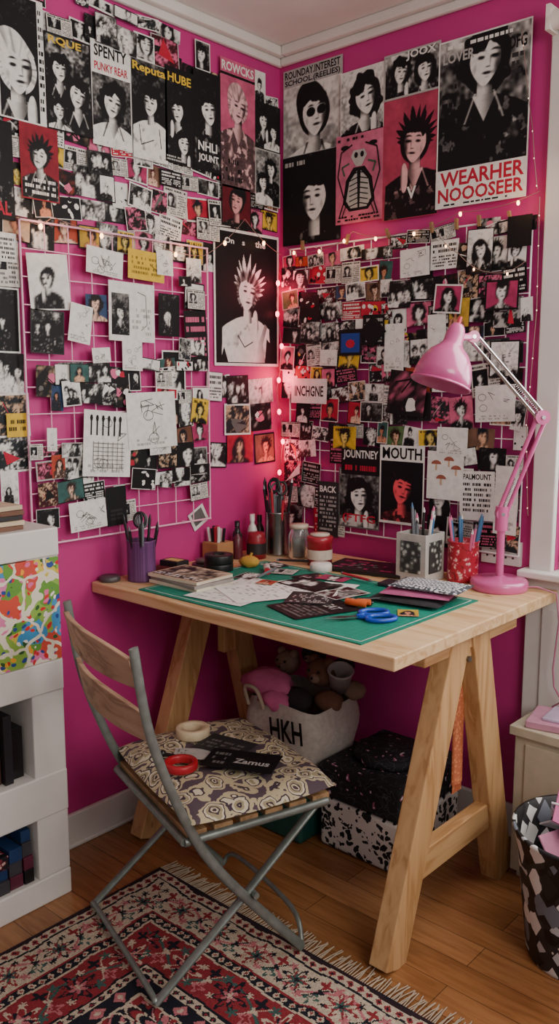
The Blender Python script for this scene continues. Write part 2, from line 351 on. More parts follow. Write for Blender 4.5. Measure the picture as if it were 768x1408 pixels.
# ------------------------------------------------------------------ room
pink=M('pink_wall_paint','#bd2e7c',.6,var=.07,scale=3,bmp=.05)
white=M('white_paint','#d9d5d0',.5,var=.05,scale=8,bmp=.05)
ceilm=M('ceiling_paint','#e0deda',.9,var=.04,scale=6)
def obj(fn,name,mats,**k):
    b=MB(); fn(b); return b.build(name,mats,**k)
obj(lambda b:b.bb(-.1,0,-3.4,.1,0,2.4),'wall_left',pink)
def _wr(b):
    b.bb(-.0,1.0,0,.1,0,2.4); b.bb(1.9,3.4,0,.1,0,2.4); b.bb(1.0,1.9,0,.1,2.15,2.4); b.bb(1.0,1.9,0,.1,0,.8)
obj(_wr,'wall_right',pink)
obj(lambda b:b.bb(-.1,3.4,-3.4,.1,2.36,2.46),'ceiling',ceilm)
def _fl():
    m,nt,b=newmat('oak_floorboards')
    br=N(nt,'ShaderNodeTexBrick'); br.inputs['Scale'].default_value=1
    br.inputs['Brick Width'].default_value=1.1; br.inputs['Row Height'].default_value=.085; br.inputs['Mortar Size'].default_value=.0009; br.offset=.37
    br.inputs['Color1'].default_value=(*H('#a5734a'),1); br.inputs['Color2'].default_value=(*H('#8f6039'),1); br.inputs['Mortar'].default_value=(*H('#4a301e'),1)
    nt.links.new(coords(nt),br.inputs['Vector'])
    n=N(nt,'ShaderNodeTexNoise'); n.inputs['Scale'].default_value=4; n.inputs['Detail'].default_value=6; n.inputs['Distortion'].default_value=.8
    nt.links.new(coords(nt,(1.5,16,1)),n.inputs['Vector'])
    g=ramp(nt,n.outputs[0],[(.3,(.62,.54,.48)),(.6,(1,1,1))])
    mx=N(nt,'ShaderNodeMix',data_type='RGBA',blend_type='MULTIPLY'); mx.inputs[0].default_value=.8
    nt.links.new(br.outputs[0],mx.inputs[6]); nt.links.new(g,mx.inputs[7]); nt.links.new(mx.outputs[2],b.inputs['Base Color'])
    b.inputs['Roughness'].default_value=.26; bump(nt,b,n.outputs[0],.08,.001); return m
obj(lambda b:b.bb(-.1,3.4,-3.4,.1,-.08,0),'floor',_fl())
obj(lambda b:(b.bb(0,.015,-3.4,0,0,.1),b.bb(0,.019,-3.4,0,0,.012)),'baseboard_left',white,bevel=.004)
obj(lambda b:b.bb(.015,.93,-.015,0,0,.1),'baseboard_right',white,bevel=.004)
def _cor(b,ax):
    if ax: b.bb(0,.018,-3.4,0,2.305,2.33);b.bb(0,.035,-3.4,0,2.33,2.36)
    else: b.bb(.018,3.4,-.018,0,2.305,2.33);b.bb(.035,3.4,-.035,0,2.33,2.36)
obj(lambda b:_cor(b,1),'trim_1',white,bevel=.006); obj(lambda b:_cor(b,0),'trim_2',white,bevel=.006)
wroot=empty('window_1')
def _w(b):
    b.bb(.935,1.0,-.022,0,.8,2.2); b.bb(1.9,1.965,-.022,0,.8,2.2); b.bb(.935,1.965,-.024,0,2.15,2.215)
    b.bb(1.0,1.03,.02,.06,.82,2.15); b.bb(1.87,1.9,.02,.06,.82,2.15); b.bb(1.0,1.9,.02,.06,2.12,2.15); b.bb(1.0,1.9,.02,.06,.8,.84); b.bb(1.0,1.9,.02,.055,1.46,1.5)
obj(_w,'frame',white,parent=wroot,bevel=.004)
obj(lambda b:(b.bb(.915,1.985,-.055,.03,.782,.802)),'sill',white,parent=wroot,bevel=.005)
obj(lambda b:(b.bb(.93,1.97,-.02,0,0,.782),b.bb(.98,1.92,-.026,-.02,.12,.7)),'panel',white,parent=wroot,bevel=.003)
obj(lambda b:(b.cyl((.945,-.05,2.19),(1.95,-.05,2.19),.022),b.box((.945,-.04,2.195),(.012,.06,.06))),'roller_blind',M('blind','#e8e2da',.8),parent=wroot)
glass=M('window_glass',(.9,.95,1),.05,trans=1,bmp=0,var=0)
obj(lambda b:b.bb(1.03,1.87,.036,.04,.84,2.12),'glass',glass,parent=wroot)
# ------------------------------------------------------------------ wall prints, left
R=random.Random(5)
A=Art()
tile(A,onL,1,175,165.5,222,R,wr=(4.5,9),avoid=[(0,32.5,0,178),(1,90,196,216)])
tile(A,onL,44,76,218,226,R,(6,9),(6,8),base=.01,kinds=['bw','group','full'])
for (a,b,z0,z1,k) in [(13,8,217,227,'bw'),(38,32,221,229,'bw'),(96,88,222,229,'text')]:
    onL(A,a,b,z0,z1,base=.012,bg=W,rot=R.gauss(0,.03)); small(A,R,k)
for (a,b,z0,z1,k) in [(106,98,154,168,'news'),(107,98.5,138,154,'bw'),(107,98,128,138,'group'),(107,97,117,128,'full'),(108,97,108,117.5,'full'),(106,101,98,108,'bw'),(115,107,150,166,'bw'),(116,108,130,150,'text'),(118,108,108,130,'group')]:
    onL(A,a,b,z0,z1,base=.004+.002*R.random(),bg=R.choice([W,K]),rot=R.gauss(0,.02)); small(A,R,k,nx=26)
onL(A,104,98,117,123,base=.012,bg=YEL); A.bars(-.4,.2,.4,.8,K,2,R)
onL(A,105,99,160,167,base=.012,bg=W); A.bars(-.4,.1,.4,1.0,K,5,R)
for (a,b,z0,z1,k) in [(35,28,125,134,'text'),(30,24,126,133,'bw'),(26,16,124,133,'group'),(16,4,124,132,'bw'),(27,15,114,124,'full'),(15,5,115,124,'cut'),(26,14,105,115,'col'),(13,3,104,114,'col'),(34,26,104,112,'bw'),(24,16,118,127,'col')]:
    onL(A,a,b,z0,z1,base=.003+.006*R.random(),bg=R.choice([W,K]),rot=R.gauss(0,.05),tilt=.02); small(A,R,k)
A.build('photo_collage',print_mat)
A=Art();gb=.026
def sketch(A,R,n=6):
    h=A.H
    for i in range(n):
        x=R.uniform(-.35,.2);y=R.uniform(.1,h-.2)
        if R.random()<.4: A.line(ell(x,y,.1,.08,9)+[ell(x,y,.1,.08,9)[0]],.012,G)
        else: A.line([(x+R.uniform(0,.3),y+R.uniform(-.1,.15)) for _ in range(5)],.012,G)
    A.bars(-.4,h*.05,.35,h*.2,LG,2,R,.6)
for (a,b,z0,z1,k) in [(97,85,149,163,'bw'),(55,47,144,156,'bw'),(45,36,137,152,'text'),(80,73,147,154,'col'),(97,87,138,149,'group'),(89,81,126,136,'bw'),(96,89,127,135,'cut'),(54,45,128,140,'bw'),(45,37,152,160,'bw'),(44,38,160,167,'bw')]:
    onL(A,a,b,z0,z1,base=gb,bg=R.choice([W,DG,K]),rot=R.gauss(0,.04)); small(A,R,k,nx=26)
tile(A,onL,66,90,124,136,R,(5,8),(5,7),base=gb,kinds=['bw','col','group','full','cut'])
tile(A,onL,36,66,128,137,R,(5,8),(4.5,6.5),base=gb,skip=.25,gap=.8)
tile(A,onL,36,56,112,128,R,(5,8),(5,7),base=gb,gap=.5,skip=.1)
tile(A,onL,36,90,100,112,R,(5,8),(5,7),base=gb,skip=.2,gap=.8)
tile(A,onL,76,97,92,112,R,(5,8),(5,7),base=gb,skip=.45,gap=1)
tile(A,onL,36,56,89,101,R,(5,7.5),(5,6.5),base=gb,skip=.35,gap=1)
tile(A,onL,60,72,92,101,R,(4,6.5),(5,6.5),base=gb,skip=.4)
tile(A,onL,37,47,138,160,R,(5,7),(6,8),base=gb,skip=.45)
for (a,b,z0,z1,t) in [(80,68,159,166,'s'),(86,79,141,151,'s'),(83,67,105,123,'c'),(68,50,112,128,'s'),(94,91,113,119,'s'),(88,76,91,99,'s'),(69,62,134,142,'s'),(56,50,161,168,'s'),(79,73,136,140,'s'),(60,52,110,114,'s')]:
    onL(A,a,b,z0,z1,base=gb+.008,bg=W,rot=R.gauss(0,.06),tilt=.03); sketch(A,R,7 if t=='s' else 4)
    if t=='c':
        for i in range(6):
            A.line([(-.35+.12*i,.7),(-.35+.12*i,.95)],.03,K); A.p(ell(-.35+.12*i,.99,.03,.06,8),K)
        for i in range(7): A.line([(-.3,.15+.07*i),(.35,.15+.07*i)],.01,G); A.line([(-.3+.1*i,.1),(-.3+.1*i,.6)],.01,G)
onL(A,66,53,159,167,base=gb+.006,bg=YEL,rot=-.04); A.bars(-.4,.1,.4,.5,H('#8b7020'),4,R,.6); A.line([(.1,.35),(.35,.2),(.3,.45)],.02,H('#6b5312'))
onL(A,73,57,142,158,base=gb+.006,bg=W,rot=-.02); A.pic(R,[dict(cx=0,cy=1.0,hr=.25,style='spike')],nx=20,x0=-.44,x1=-.06,y0=.1,y1=.8,bg=.3); A.line([(.12,.85),(.3,.8),(.33,.3),(.2,.2)],.015,G); A.bars(.0,.1,.42,.6,LG,5,R,.5)
onL(A,42,35,86,92,base=.004,bg=W,rot=.5); A.r(-.35,.15,.35,.75,G)
onL(A,76,69,91,102,base=gb+.01,bg=K,rot=.03); A.bars(-.3,.2,.3,.7,DG,3,R)
A.build('grid_photo_prints',print_mat)
wire_w=M('white_wire','#efe6e8',.4,var=.02); wire_p=M('pale_pink_wire','#efb8d0',.4,var=.02)
def grid(name,P,a0,a1,z0,z1,na,nz,mat,off):
    b=MB()
    for i in range(na+1):
        a=a0+(a1-a0)*i/na; b.cyl(P(a,off,z0),P(a,off,z1),.003 if i in(0,na) else .0017,n=6)
    for j in range(nz+1):
        z=z0+(z1-z0)*j/nz; b.cyl(P(a0,off+.003,z),P(a1,off+.003,z),.003 if j in(0,nz) else .0017,n=6)
    for a in(a0+.1,a1-.1):
        b.cyl(P(a,.001,z1),P(a,off,z1),.003,n=8); b.cyl(P(a,.001,z0),P(a,off,z0),.003,n=8)
    b.build(name,mat)
grid('wire_grid_board',lambda a,o,z:V((o,-a,z)),.35,.985,.885,1.705,9,12,wire_p,.02)
grid('wire_grid_board',lambda a,o,z:V((a,-o,z)),.06,.90,.83,1.735,13,14,wire_w,.014)
# ------------------------------------------------------------------ posters, left
def poster(on,a,b,z0,z1,bg=K,base=.013,rot=0):
    A=Art(); on(A,a,b,z0,z1,bg=bg,base=base,rot=rot); return A
F=lambda cx,cy,hr,st,**k:dict(cx=cx,cy=cy,hr=hr,style=st,**k)
P=[]
A=poster(onL,102,89,194,223,W); A.pic(R,[F(-.05,1.1,.48,'quiff',hair=.9,L=1,cloth=.04)],bg=.05,x1=.36,nx=90); A.bars(.38,.1,.48,2.1,K,14,R); P.append(A)
A=poster(onL,89,75,194,217,K,rot=.015); A.pic(R,[F(-.2,1.1,.19,'curly',cloth=.04),F(.2,.72,.22,'bob',cloth=.08),F(-.25,.35,.15,'spike',cloth=.8)],bg=.2,nx=90,tex=1.0); A.text('RQUE',-.4,1.45,.3,1.6,YEL); P.append(A)
A=poster(onL,75,62,193,219,W); A.pic(R,[F(.02,.9,.27,'curly',cloth=.92,L=1,collar=True)],bg=.3,nx=90,y1=1.38,m=.015); A.text('SPENTY',-.42,1.7,.4,1.93,K); A.text('PUNKY REAR',-.42,1.44,.42,1.6,RED); P.append(A)
A=poster(onL,62,49,192,218,LG); A.pic(R,[F(.02,1.2,.23,'quiff',cloth=.95,L=-1,collar=False)],bg=.12,nx=90,m=.015); A.line([(-.3,.7),(-.25,.3),(.1,.45)],.02,K); A.line([(.25,.7),(.3,.3)],.02,K); A.text('Reputa',-.45,1.72,.45,1.94,YEL); P.append(A)
A=poster(onL,50,39,193,219,K,rot=-.012); A.pic(R,[F(-.08,1.35,.25,'long',cloth=.04),F(.15,.55,.24,'bob',cloth=.05)],bg=.02,nx=80,m=.01); A.bars(-.45,.05,.2,.2,LG,2,R); A.text('HUBE',-.4,2.0,.4,2.22,YEL); P.append(A)
A=poster(onL,39,28,193,221,K); A.pic(R,[F(.05,1.6,.32,'long',cloth=.05,hair=.1)],bg=.02,nx=80,m=.01); A.text('NHLI',-.35,.52,.35,.76,W); A.text('JOUNT',-.35,.2,.4,.44,W); P.append(A)
A=poster(onL,28,13,190,227,H('#c8607f')); A.pic(R,[F(0,1.60,.27,'quiff',hair=.75,cloth=.35,collar=True)],bgc=H('#c45a7c'),c0=H('#241018'),c1=H('#e6b8b8'),nx=100,m=0); A.bars(-.45,.1,.1,.6,K,3,R,.6); A.text('ROWCKS',-.46,2.24,.46,2.42,W); A.r(-.5,2.15,.5,2.2,K); P.append(A)
A=poster(onL,13,1.2,204,218,K); A.pic(R,[F(-.18,.75,.2,'quiff',cloth=.1),F(.25,.5,.17,'bob',cloth=.9)],bg=.05,nx=50); P.append(A)
A=poster(onL,28,15,178.5,191,K); A.pic(R,[F(0,.6,.26,'quiff',cloth=.05)],bgc=H('#5c1420'),c1=H('#d89a98'),nx=50); P.append(A)
A=poster(onL,13,1.2,187,204,LG); A.pic(R,[F(.12,1.0,.19,'curly'),F(-.2,.6,.19,'bob',cloth=.9)],bg=.4,nx=50); P.append(A)
A=poster(onL,97,86,176,194,H('#8b1f2f')); A.pic(R,[F(0,1.0,.25,'spike')],bgc=H('#8b1f2f'),nx=50); A.bars(-.4,.1,.4,.5,W,3,R); P.append(A)
A=poster(onL,110,99,170,193,K); A.pic(R,[F(0,1.4,.28,'spike')],bg=.03,nx=60); A.text('NVAL',-.4,.1,.4,.4,RED); P.append(A)
for A in P: A.build('punk_band_poster',print_mat)
A=poster(onL,31,1.2,136,178,W,base=.006); A.r(-.475,.03,.475,A.H-.03,K)
A.pic(R,[F(.0,.80,.175,'liberty',hair=1.0,cloth=.98,skin=1.05,tilt=-.12,L=1,collar=False)],bg=-.3,grad=0,tex=0,nx=130,m=.04,contrast=2.0)
A.p([(.12,.04),(.17,.25),(.27,.46),(.31,.43),(.24,.24),(.27,.04)],W,G); A.p([(-.42,.04),(-.36,.2),(-.3,.04)],K); A.line([(-.15,.32),(-.05,.2),(.08,.26)],.012,DG); A.p([(.27,.04),(.30,.3),(.42,.2),(.42,.04)],K)
A.text('On',-.34,1.26,-.2,1.32,W); A.text('s',-.08,1.26,-.04,1.30,W); A.text('the',.12,1.26,.28,1.33,W)
A.build('spiky_hair_poster',print_mat)
# ------------------------------------------------------------------ posters, right
P=[]
A=poster(onR,2,26,202.5,229,LG,base=.004); A.pic(R,[F(.04,.50,.25,'quiff',cloth=.92,glasses=True,L=1,tilt=.05)],bg=.68,y1=.88,nx=110,m=.01); A.text('ROUNDAY.INTEREST',-.47,.99,.46,1.085,K); A.text('SCHOOL.(REELIES)',-.47,.885,.46,.975,K); P.append(A)
A=poster(onR,2,26,175,202.5,K,base=.006); A.pic(R,[F(.05,.58,.25,'spike',cloth=.04,L=-1,collar=False)],bg=.02,nx=110,m=.01); A.bars(-.46,1.0,-.1,1.1,LG,1,R); P.append(A)
A=poster(onR,26,42,204.5,223,W,rot=.01); A.pic(R,[F(.08,.64,.28,'curly',cloth=.15,L=1)],bg=.7,nx=90,m=.015); P.append(A)
A=poster(onR,24.5,42,179,205,H('#cf6f8e')); A.pic(R,[],bgc=H('#c86c88'),nx=30,m=0)
A.p([(-.34,.35),(-.28,.72),(-.12,.92),(.12,.92),(.28,.72),(.34,.35),(.2,.2),(-.2,.2)],K); A.p([(-.27,.38),(-.2,.7),(-.04,.86),(-.02,.25),(-.17,.25)],LG); A.p([(.27,.38),(.2,.7),(.04,.86),(.02,.25),(.17,.25)],LG)
for i in range(7): A.line([(-.2,.28+.085*i),(0,.33+.085*i),(.2,.28+.085*i)],.018,K)
A.p([(-.17,1.1),(-.12,1.2),(.12,1.2),(.17,1.1),(.06,.93),(-.06,.93)],LG); A.p(ell(-.06,1.12,.04,.05,10),K); A.p(ell(.07,1.12,.04,.05,10),K)
for q in(-1,1):
    A.line([(q*.42,.1),(q*.3,.4),(q*.45,.8),(q*.38,1.2),(q*.14,1.3)],.025,K); A.line([(q*.36,.1),(q*.24,.35)],.02,K); A.line([(q*.2,1.0),(q*.36,.95),(q*.3,.8)],.03,H('#3f5a4a')); A.p(ell(q*.3,1.27,.09,.04,10),K)
A.bars(-.45,.03,.45,.14,K,2,R); A.bars(-.45,1.36,.1,1.44,K,1,R); P.append(A)
A=poster(onR,42,61,178,213,H('#b13a58')); A.pic(R,[F(.08,1.10,.25,'spike',cloth=.03,hair=.03,L=-1)],bgc=H('#b0405c'),c0=H('#120810'),c1=H('#e6b4b4'),nx=110,m=.01); A.bars(-.4,.1,.0,.4,H('#150a10'),3,R); A.text('V',-.05,.28,.12,.46,W); P.append(A)
A=poster(onR,42,61,211.5,224,LG,base=.015); A.pic(R,[F(-.2,.36,.15,'curly'),F(.25,.32,.16,'bob')],bg=.4,nx=80,tex=.9); A.text('JOOX',-.1,.5,.42,.64,W); P.append(A)
A=poster(onR,60.5,88,179,223,W,base=.016); A.pic(R,[F(.02,1.0,.215,'curly',cloth=.03,hair=.03,L=1,tilt=-.05,collar=True)],bg=.36,grad=.3,tex=.7,nx=140,y0=.37,m=.015); A.text('LOVER',-.45,1.38,-.1,1.48,LG); A.bars(-.46,1.5,.3,1.56,W,1,R,.9); A.bars(-.45,.95,-.29,1.2,K,3,R,.7); A.text('OFG',.26,1.36,.45,1.48,K); A.bars(.3,1.12,.45,1.34,DG,3,R,.7)
A.r(-.5,0,.5,.37,W); A.text('WEARHER',-.45,.205,.47,.35,RED); A.text('NOOOSEER',-.47,.055,.47,.19,RED); A.bars(-.4,.015,.4,.045,K,1,R); P.append(A)
A=poster(onR,44,60,88,112,W,base=.03); A.pic(R,[F(.02,.68,.27,'quiff',hair=.12,cloth=.3,L=1)],c0=H('#0c0c12'),c1=H('#ec5560'),bg=.0,grad=0,tex=.1,nx=90,y0=.05,y1=1.2); A.text('MOUTH',-.44,1.24,.44,1.46,K); P.append(A)
A=poster(onR,28,44,85,104,G,base=.028); A.pic(R,[F(0,.65,.26,'curly',cloth=.7)],bg=.35,nx=80); A.text('(FTFG',-.4,.08,.4,.28,RED); P.append(A)
A=poster(onR,19.5,28,81,99,DG,base=.03); A.bars(-.4,.2,.4,1.6,LG,9,R); A.text('BACK',-.4,1.7,.4,1.95,W); P.append(A)
A=poster(onR,29,44,102,111,K,base=.029); A.text('JOUNTNEY',-.45,.3,.45,.52,W); A.bars(-.4,.05,.4,.25,RED,1,R); P.append(A)
for A in P: A.build('punk_band_poster',print_mat)
A=Art(); gb=.021
tile(A,onR,3,46,112,171,R,(4.5,8),(5,7),base=gb,skip=.06,gap=.5)
tile(A,onR,4,30,82,112,R,(5.5,8),(5.5,8.5),base=gb,skip=.1,gap=.6,kinds=['bw','text','full','group','news'])
tile(A,onR,46,89,146,174,R,(5.5,8.5),(6,8.5),base=gb,skip=.08,gap=.6)
tile(A,onR,46,89,112,146,R,(5.5,9),(5.5,8.5),base=gb,skip=.14,gap=.9)
tile(A,onR,61,90,84,112,R,(6,9),(6,9),base=gb,skip=.08,gap=.6,kinds=['bw','text','full','news','bw','group'])
for (a,b,z0,z1) in [(8,23,124,132),(50,60,161,169),(61,73,97,111),(72,83,92,106),(83,90,89,108),(62,72,128,136),(76,88,120,130),(60,66,138,150),(45,52,134,148),(64,74,110,118),(20,27,136,141),(34,40,146,150)]:
    onR(A,a,b,z0,z1,base=gb+.009,bg=W,rot=R.gauss(0,.03),tilt=.02); 
    if a==8: A.text('INCHGNE',-.4,.15,.4,.38,DG)
    elif a==61:
        for x,y in[(-.25,.85),(.1,.95),(.3,.75),(-.1,.5)]: A.line([(x,y-.15),(x,y)],.05,BEI); A.p(ell(x,y,.14,.1,10,0,0,math.pi),H('#9c5a4a'))
    elif a==72 and z0==92: A.bars(-.4,.2,.4,1.0,DG,6,R); A.text('PALMOUNT',-.4,1.05,.4,1.2,K)
    else: sketch(A,R,4)
for (a,b,z0,z1,k) in [(47,60,121,134,'cut'),(37,45,142,151,'text'),(26,35,110,117,'yel'),(29,35,139,146,'pat'),(62,71,150,158,'pink'),(78,88,150,158,'pink'),(80,89,132,142,'bw'),(12,20,150,158,'pat'),(72,80,160,172,'bw')]:
    onR(A,a,b,z0,z1,base=gb+.012,bg=R.choice([K,W]),rot=R.gauss(0,.05),tilt=.02); small(A,R,k,nx=26)
onR(A,28,37,139,147,base=gb+.015,bg=K); A.r(-.4,.1,.4,.75,H('#1f3f8c')); A.p(ell(0,.4,.2,.15,8),RED)
A.card((.41,0,1.46),(1,0,0),(0,0,1),.07,.07,rot=.75,base=gb+.016,bg=K)
onR(A,84,91,166,174,base=gb+.014,bg=K)
A.build('photo_collage',print_mat)
peg=M('clothes_peg_wood','#8a6a48',.7)
b=MB()
for a in(.12,.3,.45,.6,.68,.75,.84): b.box((a,-.024,1.742),(.008,.010,.03),R=Matrix.Rotation(R.uniform(-.4,.4),3,'Y'))
b.build('clothes_pegs',peg)
# ------------------------------------------------------------------ fairy lights
warm=M('warm_bulb',(1,.5,.2),.3,emit=10,bmp=0,var=0); redb=M('red_bulb',(1,.10,.14),.3,emit=12,bmp=0,var=0); dim=M('micro_bulb',(1,.75,.5),.3,emit=3,bmp=0,var=0); cable=M('light_cable','#8c6f66',.6)
b=MB()
def strand(pts,n,mat,r,sag=.012):
    P=[V(p) for p in pts]; path=[]
    for i in range(len(P)-1):
        for k in range(8):
            t=k/8; q=P[i].lerp(P[i+1],t); q=q+V((0,0,-sag*4*t*(1-t))); path.append(q)
    path.append(P[-1]); b.tube(path,.0010,5,0)
    for i in range(n):
        q=path[int((i+.5)*len(path)/n)]; b.ball(q+V((.0,0,-.006)),r,mat,8,(1,1,1.5))
strand([(.06,-.037,1.74),(.2,-.037,1.72),(.33,-.037,1.76),(.5,-.037,1.735),(.7,-.04,1.77),(.93,-.045,1.79)],7,1,.0044)
strand([(.03,-.037,1.70),(.02,-.037,1.56),(.045,-.037,1.42),(.02,-.037,1.28),(.05,-.037,1.14),(.03,-.037,1.0),(.05,-.037,.86)],8,2,.0065)
strand([(.037,-.97,1.70),(.037,-.9,1.72),(.037,-.6,1.70),(.037,-.38,1.68),(.035,-.2,1.81),(.035,-.03,1.72)],5,1,.0052)
strand([(.925,-.03,1.78),(.93,-.03,1.5),(.915,-.03,1.2),(.93,-.03,.95)],10,3,.0014)
strand([(.62,-.045,1.74),(.7,-.045,1.66),(.8,-.045,1.6),(.9,-.045,1.62)],3,1,.0028)
strand([(.86,-.035,2.2),(.9,-.035,1.95),(.92,-.035,1.8)],5,3,.0014)
b.build('fairy_lights',[cable,warm,redb,dim])
def plight(loc,col,e,r=.015):
    l=bpy.data.lights.new('fairy_glow','POINT'); l.energy=e; l.color=col; l.shadow_soft_size=r
    o=bpy.data.objects.new('fairy_glow',l); o.location=loc; bpy.context.collection.objects.link(o)
for z,e in((1.62,.6),(1.32,.45),(1.08,.4)): plight((.06,-.06,z),(1,.06,.12),e)
for p in((.07,-.92,1.71),(.07,-.45,1.69),(.34,-.08,1.75),(.88,-.09,1.77)): plight(p,(1,.45,.15),.15)
# ------------------------------------------------------------------ desk
pine=wood('pine_board','#d8b78e','#bd9363','x'); pinez=wood('pine_leg','#c69e6f','#a67a4b','z'); piney=wood('pine_rail','#c69e6f','#a67a4b','y')
DT=.755
desk=empty('trestle_desk')
obj(lambda b:b.bb(0.004,1.022,-.795,-.02,DT-.03,DT),'table_top',pine,parent=desk,bevel=.003)
b=MB()
for x,sg in((.965,1),(.115,-1)):
    for y0,y1 in((-.46,-.715),(-.38,-.2)): b.beam((x,y0,DT-.03),(x,y1,.0),.05,.08,0)
    b.beam((x-sg*.045,-.42,DT-.03),(x-sg*.045,-.42,.5),.03,.05,0)
    b.cyl((x+sg*.024,-.44,.66),(x+sg*.032,-.44,.66),.007,n=10,mat=1)
b.build('legs',[pinez,M('bolt','#777777',.3,1)],parent=desk,bevel=.003)
b=MB()
for x in(.965,.115):
    b.beam((x,-.635,.2),(x,-.27,.2),.035,.07,0); b.bb(x-.02,x+.02,-.62,-.18,DT-.075,DT-.03)
b.build('rails',piney,parent=desk,bevel=.003)
obj(lambda b:b.bb(.06,.98,-.44,-.40,.655,.7),'top_beam',pine,parent=desk,bevel=.003)
b=MB(); b.tube([(.935,-.375,.655),(.938,-.378,.55),(.934,-.376,.45),(.936,-.378,.31)],.024,8,0,sy=.35)
for i in range(7): b.tube([(.936,-.395+.006*i,.315),(.936,-.397+.0065*i,.285)],.002,5)
b.build('hanging_strap',voro('woven_orange_strap',110,[(0,H('#d8895c')),(.4,H('#c06a44'))],rough=.7))
A=Art(); MC=H('#0f7f6a'); A.card((.55,-.52,DT),(1,0,0),(0,1,0),.74,.50,base=.003,bg=MC); ML=H('#3c9582')
for i in range(1,37): A.line([(-.49+i*.98/37,.015),(-.49+i*.98/37,A.H-.015)],.0012,ML); A.k-=1
for i in range(1,25): A.line([(-.49,.01+i*.65/25),(.49,.01+i*.65/25)],.0012,ML); A.k-=1
A.line([(-.485,.02),(.485,.02),(.485,A.H-.02),(-.485,A.H-.02),(-.485,.02)],.003,W)
matroot=empty('cutting_mat'); A.build('printed_grid',print_mat,parent=matroot)
obj(lambda b:b.bb(.18,.92,-.77,-.27,DT,DT+.0028),'mat_sheet',M('mat_green','#0c6f5e',.6),parent=matroot)
def flat(name,cx,cy,w,h,rot,z,bg,fn=None):
    A=Art(); A.card((cx,cy,DT),(1,0,0),(0,1,0),w,h,rot=rot,base=z,bg=bg); fn and fn(A); return A.build(name,print_mat)
def doc(A): A.bars(-.4,.1,.4,A.H-.2,LG,14,R,.35)
flat('paper_sheet',.41,-.60,.19,.27,.10,.0055,W,doc); flat('paper_sheet',.47,-.55,.19,.27,-.45,.0068,(.86,.85,.82),doc)
flat('photo_print',.50,-.44,.15,.10,-.1,.0085,K,lambda A:small(A,R,'group',30))
flat('photo_print',.40,-.50,.05,.05,.3,.009,BEI,lambda A:small(A,R,'col'))
flat('printed_flyer',.66,-.61,.15,.19,-.35,.006,K,lambda A:(A.text('SO EAT',-.35,.8,.3,1.0,LG),A.bars(-.4,.1,.4,.7,G,6,R,.8)))
flat('printed_flyer',.60,-.55,.12,.12,.5,.008,DG,lambda A:(A.bars(-.4,.1,.4,.8,LG,6,R,.5)))
flat('printed_flyer',.63,-.46,.09,.12,-.2,.009,W,lambda A:small(A,R,'full'))
flat('photo_print',.57,-.40,.10,.07,.3,.0075,K,lambda A:small(A,R,'bw',24))
for (x,y,w,h,rt,z,kd) in [(.33,-.36,.09,.07,.4,.006,'news'),(.44,-.36,.07,.09,-.3,.0062,'cut'),(.30,-.47,.06,.08,.2,.0062,'bw'),(.72,-.50,.06,.05,.5,.0062,'cut'),(.25,-.30,.08,.06,-.2,.004,'group'),(.50,-.33,.09,.06,.15,.0066,'pink'),(.86,-.50,.05,.06,.6,.0055,'col'),(.06,-.62,.05,.04,.3,.002,'text')]:
    flat('photo_print',x,y,w,h,rt,z,R.choice([W,K]),lambda A:small(A,R,kd,22))
b=MB(); 
for i,(dx,rot) in enumerate([(0,.02),(.004,-.05),(-.003,.04)]): b.box((.235+dx,-.63,DT+.0075+.0095*i),(.19,.14,.009),i%2,rz=rot)
mr=empty('magazine_stack'); b.build('magazines',[M('page_edges','#cfc4ae',.8),M('grey_cover','#8c8580',.6)],parent=mr,bevel=.001)
A=Art(); A.card((.235,-.63,DT+.0312),(1,0,0),(0,1,0),.19,.14,rot=.04,base=.0003,bg=BEI); A.pic(R,[dict(cx=-.2,cy=.42,hr=.14)],bg=.5,nx=40,tex=1.2,c1=H('#c8b8a0')); A.bars(-.45,.05,.45,.2,W,2,R); A.build('cover',print_mat,parent=mr)
b=MB(); b.box((.50,-.15,DT+.006),(.25,.15,.012),0,rz=.2); br=empty('black_sketchbook'); b.build('cover_boards',M('black_cover','#17171a',.35),parent=br,bevel=.002)
A=Art(); A.card((.50,-.15,DT+.0125),(1,0,0),(0,1,0),.25,.15,rot=.2,base=.0002,bg=None); A.bars(-.4,.05,.4,.5,DP,4,R,.4); A.bars(-.3,.1,.3,.4,G,3,R,.3); A.build('cover_print',print_mat,parent=br)
dots=voro('dotted_fabric',70,[(0,H('#1c1c20')),(.28,H('#c8c8cc')),(.5,H('#3a4048'))],rnds=.3)
def pillow(b,cx,cy,w,d,h,z,rot,mat):
    n=12;vs=[];fs=[];Rm=Matrix.Rotation(rot,3,'Z')
    for sgn in(1,-1):
        o=len(vs)
        for i in range(n+1):
            for j in range(n+1):
                u=i/n*2-1;v=j/n*2-1; hh=h/2*((1-u**4)*(1-v**4))**.5
                vs.append(V((cx,cy,z+h/2+sgn*hh))+Rm@V((u*w/2,v*d/2,0)))
        for i in range(n):
            for j in range(n):
                q=(o+i*(n+1)+j,o+(i+1)*(n+1)+j,o+(i+1)*(n+1)+j+1,o+i*(n+1)+j+1); fs.append(q if sgn>0 else q[::-1])
    b.add(vs,fs,mat,True)
b=MB(); pillow(b,.80,-.385,.19,.14,.014,DT+.005,.15,0); b.build('black_zip_pouch',M('black_fabric','#1b1a1f',.8))
b=MB(); pillow(b,.81,-.37,.18,.12,.012,DT+.0195,.28,0); b.build('pink_zip_pouch',M('pink_fabric','#a5507a',.8))
b=MB(); pillow(b,.825,-.345,.19,.12,.014,DT+.032,.15,0); b.build('dotted_zip_pouch',dots)
b=MB(); b.box((.70,-.28,DT+.009),(.13,.06,.011),0,rz=.1); b.build('phone_case',M('dark_case','#2a2a30',.3),bevel=.004)
